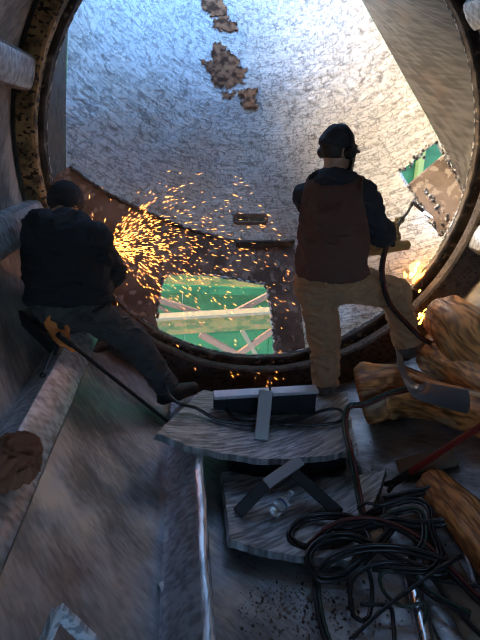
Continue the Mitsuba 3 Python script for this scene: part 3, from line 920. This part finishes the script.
# ------------------------------------------------------------------ hoses
def hose(pts, r, mat, label, closed=False, twin=None, group=None):
    P = np.array([cyl(x, y, RS - h) if h < 1 else at(x, y, h) for x, y, h in pts])
    c = catmull(P, .018, closed)
    if twin is None:
        return add('hose', tube(c, r, 8), mat, True, label=label, cat='hose', group=group)
    key = thing('hose', label, 'hose', group)
    t = np.gradient(c, axis=0); s = np.cross(t, c - [0, 0, AX] * np.array([1, 0, 1])); s /= np.linalg.norm(s, axis=1, keepdims=True) + 1e-9
    add('line', tube(c + s * r * 1.02, r, 8), mat, True, parent=key)
    add('line', tube(c - s * r * 1.02, r, 8), twin, True, parent=key)
    return key


hose([(66, 300, .36), (150, 362, .16), (172, 398, .30), (196, 408, .30), (222, 421, .282), (262, 424, .30), (300, 417, .30), (330, 409, .30), (343, 412, .285), (338, 422, .285), (310, 425, .285), (285, 424, .283), (262, 420, .31), (236, 418, .285), (226, 405, .29), (240, 392, .33), (262, 390, .40), (283, 398, .34), (298, 410, .285)], .010, 'hose_black',
     'thin black hose running from the crouching worker and looping on the upper plate')
hose([(393, 238, 2.98), (386, 249, 2.72), (382, 272, 2.56), (389, 302, 2.60), (407, 324, 2.70), (423, 339, 2.68), (433, 343, 2.72), (439, 338, 2.80)], .0085, 'hose_red',
     'paired torch hose falling from the standing worker\'s hand past his raised knee', twin='hose_black')
hose([(520, 428, 1.95), (470, 405, 2.10), (425, 389, 2.26), (392, 393, 2.36), (366, 404, 2.36), (349, 407, .32), (345, 425, .30), (350, 450, .31), (356, 480, .20), (361, 505, .16), (364, 524, .14)], .0095, 'hose_red',
     'red and green hose pair crossing the knotty log onto the plates', twin='hose_green')
pile = [
    ([(364, 524, .14), (340, 516, .15), (305, 519, .13), (290, 536, .12), (308, 548, .11), (345, 538, .13), (385, 522, .12), (420, 528, .10), (440, 552, .08), (425, 575, .08)], .011, 'hose_black', 'black hose looping over the lower plate at the top left of the tangle'),
    ([(310, 545, .12), (335, 525, .16), (372, 520, .15), (412, 535, .12), (446, 566, .10), (480, 600, .08), (500, 612, .08)], .010, 'hose_red', 'dark red hose running from the tangle to the lower right corner'),
    ([(318, 577, .10), (308, 560, .12), (318, 543, .14), (345, 535, .15), (372, 545, .13), (400, 560, .12), (436, 572, .10), (448, 565, .10), (430, 556, .12), (395, 548, .14), (360, 549, .15), (330, 560, .13), (318, 577, .10), (345, 575, .10), (372, 552, .12), (392, 528, .12)], .011, 'hose_black', 'thick black hose forming the large round loop in the middle of the tangle'),
    ([(316, 578, .06), (318, 602, .05), (324, 630, .04), (334, 655, .04)], .010, 'hose_green', 'green and black twin hose leading out at the bottom edge'),
    ([(352, 610, .06), (350, 580, .09), (366, 567, .11), (372, 590, .07), (368, 618, .05), (356, 618, .05), (350, 600, .06), (356, 575, .10), (390, 562, .12), (440, 580, .08), (482, 586, .08)], .011, 'hose_black', 'black hose with a hanging loop at the bottom of the tangle'),
    ([(384, 500, .12), (420, 492, .16), (445, 489, .18), (452, 502, .17), (446, 520, .14), (420, 524, .13), (385, 520, .14), (350, 530, .14), (322, 532, .12)], .012, 'hose_black', 'black hose arching over the end of the tan log'),
    ([(360, 520, .10), (380, 508, .13), (410, 500, .15), (428, 507, .15), (432, 530, .13), (440, 555, .11), (430, 570, .11), (400, 570, .11), (372, 568, .10)], .009, 'hose_black', 'slim black hose inside the arch beside the tan log'),
    ([(350, 640, .04), (380, 612, .08), (412, 588, .10), (440, 568, .12), (462, 556, .10)], .010, 'hose_black', 'straight black hose slanting across the lower half of the tangle'),
    ([(393, 570, .12), (380, 575, .10), (384, 592, .08), (402, 606, .08), (424, 604, .08), (424, 625, .06), (416, 655, .05)], .009, 'hose_green', 'green hose curling at the centre bottom of the tangle'),
    ([(430, 575, .10), (445, 595, .08), (466, 620, .07), (490, 645, .06)], .010, 'hose_black', 'black hose leaving the tangle towards the bottom right corner'),
    ([(366, 515, .15), (358, 508, .17), (368, 503, .16), (384, 510, .14), (378, 524, .13), (360, 522, .13), (370, 540, .13), (366, 562, .11)], .009, 'hose_black', 'short black hose knotted at the top of the tangle under the falling torch hose'),
    ([(395, 655, .05), (393, 620, .06), (388, 606, .07), (360, 604, .06)], .010, 'hose_black', 'black hose bending sharply at the bottom edge beside the shiny pipe'),
    ([(330, 548, .11), (360, 530, .13), (398, 512, .14), (420, 512, .14), (424, 540, .12), (410, 565, .10), (426, 590, .09), (470, 615, .08)], .009, 'hose_green', 'dark green hose winding through the right half of the tangle'),
]
for p, r, m, lb in pile:
    hose(p, r * .9, m, lb, twin={0: 'hose_black', 1: 'hose_black', 2: 'hose_black', 3: 'hose_black', 5: 'hose_black', 6: 'hose_black', 12: 'hose_black'}.get(pile.index((p, r, m, lb))))

# ------------------------------------------------------------------ fire, sparks
EMIT = lambda *c: {'type': 'area', 'radiance': {'type': 'rgb', 'value': list(c)}}
rr = np.random.RandomState(77)
O = at(103, 247, 3.02)
V, F = [], []
for k in range(1150):
    d = np.array([1.0, rr.normal(.10, .16), rr.normal(.10, .52)]) if k < 1040 else rr.normal(size=3) * [1, .3, 1]
    d /= np.linalg.norm(d)
    L = min(rr.gamma(1.5, .30) if k < 1040 else rr.exponential(.2), 1.25)
    c = O + d * L + np.array([0, 0, -.30]) * (L ** 2)
    lim = YH(c[0], c[2]) - .03 if math.hypot(c[0], c[2] - AX) < 1.46 else 3.05
    if c[1] > lim:
        c[1] = lim - rr.uniform(0, .1)
    t = d + np.array([0, 0, -.6 * L]) + rr.normal(size=3) * .12; t /= np.linalg.norm(t)
    ln, w = rr.uniform(.004, .019), rr.uniform(.0008, .0019) * (1.25 if L < .4 else .9)
    u = np.cross(t, [0, 1.0, 0.2]); u /= np.linalg.norm(u); v = np.cross(t, u)
    b = len(V) * 1
    V += [c - t * ln, c + u * w, c + v * w, c - u * w, c - v * w, c + t * ln]
    F += [[b, b + 2, b + 1], [b, b + 3, b + 2], [b, b + 4, b + 3], [b, b + 1, b + 4], [b + 5, b + 1, b + 2], [b + 5, b + 2, b + 3], [b + 5, b + 3, b + 4], [b + 5, b + 4, b + 1]]
m = trimesh.Trimesh(np.array(V), np.array(F), process=False)
if m.volume < 0:
    m.faces = m.faces[:, ::-1]
add('sparks', m, 'emit_black', False, label='shower of orange grinding sparks flying from the crouching worker', cat='sparks', kind='stuff', emitter=EMIT(0.40, 0.13, 0.024))


def flame(c0, size, label, seed):
    key = thing('flame', label, 'flame')
    r = np.random.RandomState(seed)
    for nm, nn, sc_, em in (('core', 5, .55, (1.6, .8, .17)), ('tongue', 9, 1.0, (.6, .18, .02))):
        ms = []
        for k in range(nn):
            o = np.array([r.normal(0, .34), r.normal(0, .12), r.normal(0, .40)]) * size * (.55 if nm == 'core' else 1)
            h_ = size * r.uniform(.3, .7) * sc_
            tip = np.array([r.normal(.25, .25), r.normal(0, .1), r.uniform(.5, 1)]) * h_
            ms.append(taper(c0 + o, tip, h_ * .24, r))
        add(nm, cat_mesh(*ms), 'emit_black', True, parent=key, emitter=EMIT(*em))
    return key


def taper(c, tip, r0, r):
    q = np.array([c - tip * .3, c, c + tip * .45 + r.normal(size=3) * .06 * np.linalg.norm(tip), c + tip])
    p = catmull(q, .008)
    return tube(p, np.interp(np.linspace(0, 1, len(p)), [0, .3, .65, 1], [.35 * r0, r0, .6 * r0, .06 * r0]), 7)


flame(at(415, 273, 3.36), .13, 'bright flame burning at the edge of the flange right of the standing worker\'s thigh', 5)
flame(at(421, 316, 2.95), .07, 'small flame below the bright flame beside the standing worker\'s shin', 6)
# ------------------------------------------------------------------ people
def unit(v):
    v = np.asarray(v, float); return v / np.linalg.norm(v)


def bbox(pts, m):
    p = np.array(pts); return p.min(0) - m, p.max(0) + m


def hand_sdf(p, w, d, n, k=1.0, curl=0.9, thumb=1, grow=0.0):
    """wrist w, direction d, palm-side normal n; thumb: side +-1"""
    d, n = unit(d), unit(np.asarray(n) - unit(d) * (np.asarray(n) @ unit(d))); s = np.cross(d, n) * thumb
    R = np.stack([d, s, n], 1)
    ds = [s_box(p, w + d * .05 * k, R, (.048 * k + grow, .040 * k + grow, .014 * k + grow), .014 * k)]
    fs = []
    for i, (o, ln) in enumerate(((.031, .96), (.011, 1.08), (-.010, 1.0), (-.030, .80))):
        a = w + d * .092 * k + s * o * k
        th = .25 * curl
        for j, L in enumerate((.044, .027, .022)):
            th += curl * (.55, .75, .5)[j]
            b = a + (d * math.cos(th) + n * math.sin(th)) * L * ln * k
            r = (.0095, .0088, .0080)[j] * k + grow
            fs.append(s_cone(p, a, b, r, r * .93)); a = b
    a = w + d * .025 * k + s * .034 * k + n * .004
    b = a + unit(d * .7 + s * .65 + n * .35) * .042 * k; c = b + unit(d * .85 + s * .1 + n * .6) * .032 * k
    fs += [s_cone(p, a, b, .0125 * k + grow, .0105 * k + grow), s_cone(p, b, c, .0105 * k + grow, .009 * k + grow)]
    o = ds[0]
    for f in fs:
        o = smin(o, f, .006)
    return o


def head_sdf(p, c, f, u, k=1.0):
    s = np.cross(f, u); R = np.stack([s, f, u], 1)
    ds = [s_ell(p, c + u * .022 * k - f * .012 * k, R, (.077 * k, .096 * k, .098 * k)), s_ell(p, c + f * .028 * k - u * .055 * k, R, (.058 * k, .066 * k, .068 * k)),
          s_cone(p, c + f * .088 * k + u * .008 * k, c + f * .112 * k - u * .030 * k, .010 * k, .016 * k),
          s_ell(p, c + f * .086 * k - u * .066 * k, R, (.024 * k, .012 * k, .010 * k)),
          s_ell(p, c + f * .074 * k + u * .024 * k, R, (.052 * k, .020 * k, .012 * k))]
    o = smins(ds, .02 * k)
    for q in (-1, 1):
        o = smin(o, s_ell(p, c + s * q * .078 * k - f * .008 * k, R, (.012 * k, .028 * k, .034 * k)), .008)
        e = s_ell(p, c + s * q * .033 * k + f * .092 * k + u * .008 * k, R, (.017 * k, .012 * k, .011 * k))
        o = np.maximum(o, -e + .002)
        o = np.minimum(o, s_ell(p, c + s * q * .033 * k + f * .079 * k + u * .008 * k, R, (.013 * k, .013 * k, .013 * k)))
    return o


def torso_sdf(p, J, w0, w1, dep, k=.06):
    u = unit(J['chest'] - J['pelvis']); s = J['rsh'] - J['lsh']; s = unit(s - u * (s @ u)); f = np.cross(u, s)
    q = (p - J['pelvis']) @ np.stack([s, f, u], 1)
    L = np.linalg.norm(J['chest'] - J['pelvis'])
    t = np.clip(q[:, 2] / L, 0, 1)
    hw = w1 + (w0 - w1) * t; hd = hw * dep
    q2 = np.c_[q[:, 0], q[:, 1] / dep]
    # spine bends
    rad = np.linalg.norm(q2, axis=1) - hw
    over = np.maximum(q[:, 2] - L, 0) + np.maximum(-q[:, 2], 0)
    return np.where(over > 0, np.sqrt(np.maximum(rad, 0) ** 2 + over ** 2) + np.minimum(rad, 0) * 0, rad * (.75 if dep < 1 else 1))


def build_person(name, J, S):
    key = thing(name, S['label'], 'person')
    hf, hu = unit(S['head_f']), unit(S['head_u'])
    hf = unit(hf - hu * (hf @ hu)); hs = np.cross(hf, hu)
    hc = J['head']
    up = unit(J['chest'] - J['pelvis'])
    allp = list(J.values())

    def limb(p, a, b, c, r):
        return smin(s_cone(p, J[a], J[b], r[0], r[1]), s_cone(p, J[b], J[c], r[1], r[2]), .03)

    def f_body(p):
        o = smins([torso_sdf(p, J, .15, .13, .62), s_cone(p, J['lsh'], J['rsh'], .06, .06), s_cone(p, J['neck'] - up * .04, hc - hf * .01 - hu * .03, .060, .054),
                   s_cone(p, J['neck'] - up * .06, J['chest'], .08, .10)], .06)
        for q in 'lr':
            o = smin(o, limb(p, q + 'sh', q + 'el', q + 'wr', (.050, .040, .028)), .04)
            o = smin(o, limb(p, q + 'hip', q + 'kn', q + 'an', (.080, .055, .040)), .05)
            o = smin(o, s_cone(p, J[q + 'an'], J[q + 'toe'], .038, .026), .03)
            o = smin(o, s_cone(p, J[q + 'wr'], J[q + 'wr'] + unit(S[q + 'hd']) * .085, .026, .022), .02)
        return smin(o, head_sdf(p, hc, hf, hu), .02)
    lo, hi = bbox(allp, .17)
    add('body', surface_nets(f_body, lo, hi, .0105), 'skin', True, parent=key)

    # trousers
    tp = [J[x] for x in ('pelvis', 'lhip', 'rhip', 'lkn', 'rkn', 'lan', 'ran')]
    tr = S['tr']

    def f_tr(p):
        o = smins([s_cone(p, J['lhip'], J['rhip'], .115, .115), s_cone(p, J['pelvis'], J['pelvis'] + up * .06, .12, .115)], .08)
        for q in 'lr':
            o = smin(o, limb(p, q + 'hip', q + 'kn', q + 'an', tr), .035)
        o = wrinkle(p, o, .030, (10, 10, 17), 5 + len(name), .06)
        for q in 'lr':
            ax = unit(J[q + 'an'] - J[q + 'kn'])
            near = np.linalg.norm(p - J[q + 'an'], axis=1) < .16
            o = np.where(near, np.maximum(o, (p - J[q + 'an']) @ ax - .005), o)
        return np.maximum(o, (p - J['pelvis']) @ up - .14)
    lo, hi = bbox(tp, .17)
    add('trousers', surface_nets(f_tr, lo, hi, .009), S['tr_mat'], True, parent=key)

    # boots
    for q in 'lr':
        td = unit(J[q + 'toe'] - J[q + 'an']); ax = unit(J[q + 'kn'] - J[q + 'an'])
        fu = unit(ax - td * (ax @ td) * .9) if abs(ax @ td) < .9 else np.array([0, 0, 1.0])
        fu = S.get(q + '_foot_up', np.array([0, 0, 1.0])); td = unit(td - fu * (td @ fu))
        heel = J[q + 'an'] - fu * .055 - td * .035; toe = heel + td * .215

        def f_bt(p):
            o = smins([s_cone(p, J[q + 'an'] + ax * .14, J[q + 'an'] - fu * .015, .060, .055), s_cone(p, heel, heel + td * .10, .046, .048), s_cone(p, heel + td * .08 + fu * .012, toe, .050, .042)], .035)
            o = np.maximum(o, -(p - heel) @ fu - .036)
            return np.maximum(o, (p - J[q + 'an']) @ ax - .12)
        lo, hi = bbox([heel, toe, J[q + 'an'] + ax * .15], .09)
        add('boot', surface_nets(f_bt, lo, hi, .007), S['bt_mat'], True, parent=key)

        R = np.stack([td, np.cross(fu, td), fu], 1)

        def f_sl(p):
            z = (p - heel) @ fu
            o = smin(s_cone(p, heel, heel + td * .1, .053, .050), s_cone(p, heel + td * .1, toe, .052, .048), .03)
            o = np.maximum(o, z + .022)
            return np.maximum(o, -z - .052)
        add('sole', surface_nets(f_sl, lo, hi, .006), 'black_plastic', 35, parent=key)

    # jacket
    jr = S['jr']

    def f_torso(p):
        o = smins([torso_sdf(p, J, S['jw'][0], S['jw'][1], S.get('jd', .68)), s_cone(p, J['lsh'], J['rsh'], S['shr'], S['shr']), s_cone(p, J['neck'] - up * .05, J['chest'], .085, .12)] + [s_ell(p, *e) for e in S.get('extra', [])], .07)
        return np.maximum(o, -((p - S['hem']) @ up))

    def arms(p):
        return [limb(p, q + 'sh', q + 'el', q + 'wr', jr) for q in 'lr']
    jp = [J[x] for x in ('neck', 'lsh', 'rsh', 'lel', 'rel', 'lwr', 'rwr', 'pelvis')]
    lo, hi = bbox(jp, .26)

    def f_hood(p):
        o = smin(f_torso(p) + (.040 if S.get('vest') else 0), arms(p)[0], .05); o = smin(o, arms(p)[1], .05)
        if S.get('hood') is not None:
            hb = J['neck'] - hf * 0 + S['hood']
            R = np.stack([unit(J['rsh'] - J['lsh']), np.cross(up, unit(J['rsh'] - J['lsh'])), up], 1)
            o = smin(o, s_ell(p, hb, R, (.100, .080, .045)), .03)
        else:
            R = np.stack([unit(J['rsh'] - J['lsh']), np.cross(up, unit(J['rsh'] - J['lsh'])), up], 1)
            o = smin(o, s_ell(p, J['neck'] + up * .01, R, (.085, .085, .045)), .03)
        o = wrinkle(p, o, S.get('wr', .022), (8, 8, 13), 2, .06)
        for q in 'lr':
            ax = unit(J[q + 'wr'] - J[q + 'el'])
            nr = np.linalg.norm(p - J[q + 'wr'], axis=1) < .12
            o = np.where(nr, np.maximum(o, (p - J[q + 'wr']) @ ax + .005), o)
        return o
    add('jacket', surface_nets(f_hood, lo, hi, .009), S['jk_mat'], True, parent=key)
    if S.get('vest'):
        def f_vest(p):
            o = wrinkle(p, f_torso(p) - .004, .030, (6, 6, 4), 4, .06)
            for q, sg in (('l', -1), ('r', 1)):
                ax = unit(J['rsh'] - J['lsh']) * sg
                o = np.maximum(o, (p - J[q + 'sh']) @ unit(ax + up * .15) - S.get('vest_in', .02))
            R = np.stack([unit(J['rsh'] - J['lsh']), np.cross(up, unit(J['rsh'] - J['lsh'])), up], 1)
            return np.maximum(o, -s_ell(p, J['neck'] + up * .02, R, (.10, .12, .07)))
        add('vest', surface_nets(f_vest, lo, hi, .009), 'vest_cloth', True, parent=key, label='brown sleeveless vest over the dark hooded top')

    # gloves
    for q, th in (('l', 1), ('r', -1)):
        w, d, n = J[q + 'wr'], unit(S[q + 'hd']), S[q + 'hn']

        def f_gl(p):
            o = hand_sdf(p, w, d, n, 1.0, S.get('curl', 1.0), th, .003)
            o = smin(o, s_cone(p, w - d * .05, w + d * .02, .043, .034), .015)
            return o
        add('glove', surface_nets(f_gl, w + np.minimum(d * .2, -d * .08) - .075, w + np.maximum(d * .2, -d * .08) + .075, .0045), S['gl_mat'], True, parent=key)

    # headwear
    R = np.stack([hs, hf, hu], 1)
    cc = hc + hu * .024 - hf * .012
    add('hair', surface_nets(lambda p: np.maximum(np.maximum(s_ell(p, cc, R, (.082, .101, .102)), (p - hc) @ unit(hf - hu * .2) - .035), -((p - hc) @ hu) - .05), cc - .16, cc + .16, .006), 'hair', True, parent=key)

    def f_cap(p):
        o = s_ell(p, cc + hu * .006, R, (.090, .108, .108))
        o = np.maximum(o, -((p - hc) @ unit(hu + hf * S.get('cap_tilt', .10))) + S.get('cap_low', .012))
        o = wrinkle(p, o, .006, 22, 3, .02)
        return o
    add('cap', surface_nets(f_cap, cc - .17, cc + .17, .005), S['cap_mat'], True, parent=key)
    if S.get('brim'):
        def f_brim(p):
            q = (p - (cc + hf * .085 + hu * .012)) @ R
            o = np.abs(q[:, 2] + .25 * q[:, 1] + 2.2 * q[:, 0] ** 2) - .004
            return np.maximum(o, np.hypot(q[:, 0] / .080, (q[:, 1]) / .085) * .08 - .08)
        add('cap_brim', surface_nets(f_brim, cc + hf * .08 - .13, cc + hf * .08 + .13, .005), S['cap_mat'], True, parent=key)
    if S.get('muffs'):
        for sg in (-1, 1):
            c_ = hc + hs * sg * .092 - hf * .005 - hu * .008
            add('ear_muff', revolve([(.002, 0), (.030, 0), (.036, .008), (.036, .028), (.028, .040), (.002, .042)], c_ - hs * sg * .004, c_ + hs * sg * .05, 20), 'black_plastic', 40, parent=key)
        a_ = np.linspace(-1.45, 1.45, 24)
        add('head_strap', tube(np.array([cc + hs * .112 * math.sin(t) + hu * (.115 * math.cos(t)) - hf * .0 for t in a_]), .008, 8), 'black_plastic', True, parent=key, label='black headset band')
        # face shield hinged at the cap
        P = np.array([[cc + hs * .098 * math.sin(t) + hf * (.115 * math.cos(t) + .012) + hu * (.02 - .16 * v) for v in np.linspace(0, 1, 8)] for t in np.linspace(-1.25, 1.25, 20)])
        N = np.array([[hs * math.sin(t) + hf * math.cos(t) for v in range(8)] for t in np.linspace(-1.25, 1.25, 20)])
        add('face_shield', slab(P, N, .004), 'black_plastic', 40, parent=key, label='dark face shield')
    return key


Y = 2.72
J2 = dict(head=at(337, 151, 2.74), neck=at(331, 180, 2.70), chest=at(333, 208, 2.70), pelvis=at(332, 273, 2.70), lsh=at(309, 196, 2.78), rsh=at(362, 196, 2.64),
          lel=at(330, 240, 2.98), lwr=at(383, 246, 3.02), rel=at(381, 233, 2.72), rwr=at(386, 238, 2.90), lhip=at(316, 283, 2.75), rhip=at(348, 282, 2.67),
          lkn=at(324, 335, 2.76), lan=at(326, 383, 2.72), rkn=at(394, 293, 2.88), ran=at(408, 345, 2.78))
J2['ltoe'] = J2['lan'] + [.06, .2, -.04]
J2['rtoe'] = J2['ran'] + [.16, .12, -.05]
tq = at(402, 222, 3.08)
S2 = dict(label='standing worker in brown vest, dark hood and tan trousers holding a cutting torch', head_f=(.86, .45, -.22), head_u=(.16, .10, 1), tr=(.105, .082, .068), tr_mat='tan_cloth', bt_mat='boot_leather',
          jr=(.078, .064, .050), jw=(.185, .190), jd=.78, shr=.085, hem=at(333, 272, 2.70), vest=True, hood=np.array([0, -.03, .01]), jk_mat='hoodie_cloth', gl_mat='glove_leather', lhd=(.9, .35, .1), lhn=(0, .2, 1), rhd=(.80, .55, .20), rhn=(-.2, .5, .7),
          cap_mat='cap_cloth', brim=True, muffs=True, cap_low=.014)
p2 = build_person('person', J2, S2)

J1 = dict(head=at(66, 206, 2.88), neck=at(66, 221, 2.68), chest=at(68, 244, 2.58), pelvis=at(70, 300, 2.52), lsh=at(43, 231, 2.54), rsh=at(92, 241, 2.62),
          lel=at(40, 275, 2.62), lwr=at(72, 285, 2.92), rel=at(110, 272, 2.72), rwr=at(114, 272, 2.98), lhip=at(58, 308, 2.50), rhip=at(84, 306, 2.56),
          lkn=at(62, 318, 2.86), lan=at(84, 345, 2.98), rkn=at(132, 338, 2.72), ran=at(168, 388, 2.72))
J1['rtoe'] = J1['ran'] + [.12, .06, -.09]
J1['ltoe'] = J1['lan'] + [.08, .10, -.06]
S1 = dict(label='crouching worker all in black seen from behind, sitting on a lifter bar amid grinding sparks', head_f=(.45, .78, -.55), head_u=(.25, .42, .85), tr=(.100, .074, .056), tr_mat='charcoal_cloth', bt_mat='boot_black',
          jr=(.088, .074, .056), jw=(.180, .220), jd=.74, shr=.085, hem=at(70, 306, 2.50), jk_mat='black_cloth', gl_mat='glove_dark', lhd=(.5, .8, -.1), lhn=(.4, 0, -.8), rhd=(.35, .85, .05), rhn=(-.5, .1, -.8), cap_mat='knit_dark', cap_low=-.03, wr=.022)
p1 = build_person('person', J1, S1)

# gauntlet on the standing worker's left forearm
g0, g1 = at(372, 249, 2.90), at(407, 245, 3.03)
add('gauntlet', revolve([(.030, 0), (.046, .004), (.044, .06), (.038, .14), (.034, np.linalg.norm(g1 - g0)), (.028, np.linalg.norm(g1 - g0) + .004)], g0, g1, 18), 'glove_leather', 40, parent=p2, label='leather gauntlet cuff')
gw, gdir = at(63, 342, 2.36), at(47, 316, 2.40) - at(63, 342, 2.36)  # glove-shaped form standing in for an orange patch
add('work_glove', surface_nets(lambda p: smin(hand_sdf(p, gw, gdir, (.3, -.8, .5), .85, .45, 1, .004), s_cone(p, gw - unit(gdir) * .05, gw + unit(gdir) * .02, .042, .034), .015), gw - .2, gw + .2, .005), 'orange_tone', True,
    label='orange glove-shaped form standing in for an orange patch under the crouching worker beside the black bar', cat='glove')

# angle grinder in the crouching worker's hands
gr = thing('angle_grinder', 'dark angle grinder held by the crouching worker at the source of the sparks', 'grinder')
ga, gb_ = J1['rwr'] + unit(S1['rhd']) * .03 + np.array([-.03, 0, -.05]), at(116, 262, 3.10)
add('body', revolve([(.002, 0), (.028, .004), (.030, .12), (.034, .16), (.036, .24), (.030, .28), (.002, .285)], ga - unit(gb_ - ga) * .1, gb_ + unit(gb_ - ga)), 'black_plastic', 40, parent=gr)
gd = ga - unit(gb_ - ga) * .1 + unit(gb_ - ga) * .27
add('disc', revolve([(.002, 0), (.062, 0), (.062, .003), (.002, .003)], gd + [.02, 0, -.02], gd + [.3, 0, -.25], 28), 'dark_iron', 30, parent=gr)

# cutting torch
to = thing('cutting_torch', 'brass and black cutting torch in the standing worker\'s gloved hand', 'torch')
w2 = J2['rwr'] + unit(S2['rhd']) * .085
t0, t1, t2, t3, t4 = w2 + np.array([-.05, -.12, -.05]), w2 + np.array([.0, .0, .01]), at(401, 220, 3.10), at(411, 206, 3.30), at(423, 211, 3.42)
add('handle', tube(catmull([t0, t1, t2], .02), .016, 10), 'black_plastic', True, parent=to)
add('valve', trimesh.creation.icosphere(2, .024).apply_translation(t2), 'black_plastic', 40, parent=to)
add('valve_knob', revolve([(.002, 0), (.016, 0), (.016, .02), (.002, .02)], t2 + [-.02, 0, .0], t2 + [-.1, 0, .02], 12), 'brass', 40, parent=to)
add('tube', tube(catmull([t2, t2 + (t3 - t2) * .5 + [.008, 0, 0], t3], .02), .010, 10), 'dark_iron', True, parent=to)
add('head', tube(catmull([t3, t3 + [.03, .03, .015], t4], .01), .013, 10), 'dark_iron', True, parent=to)
fl = unit(at(440, 223, 3.62) - t4)
add('jet', tube([t4, t4 + fl * .05, t4 + fl * .13, t4 + fl * .2], [.007, .008, .005, .001], 8), 'emit_black', True, parent=to, label='blue-white flame jet', emitter=EMIT(2.5,3,3.8))
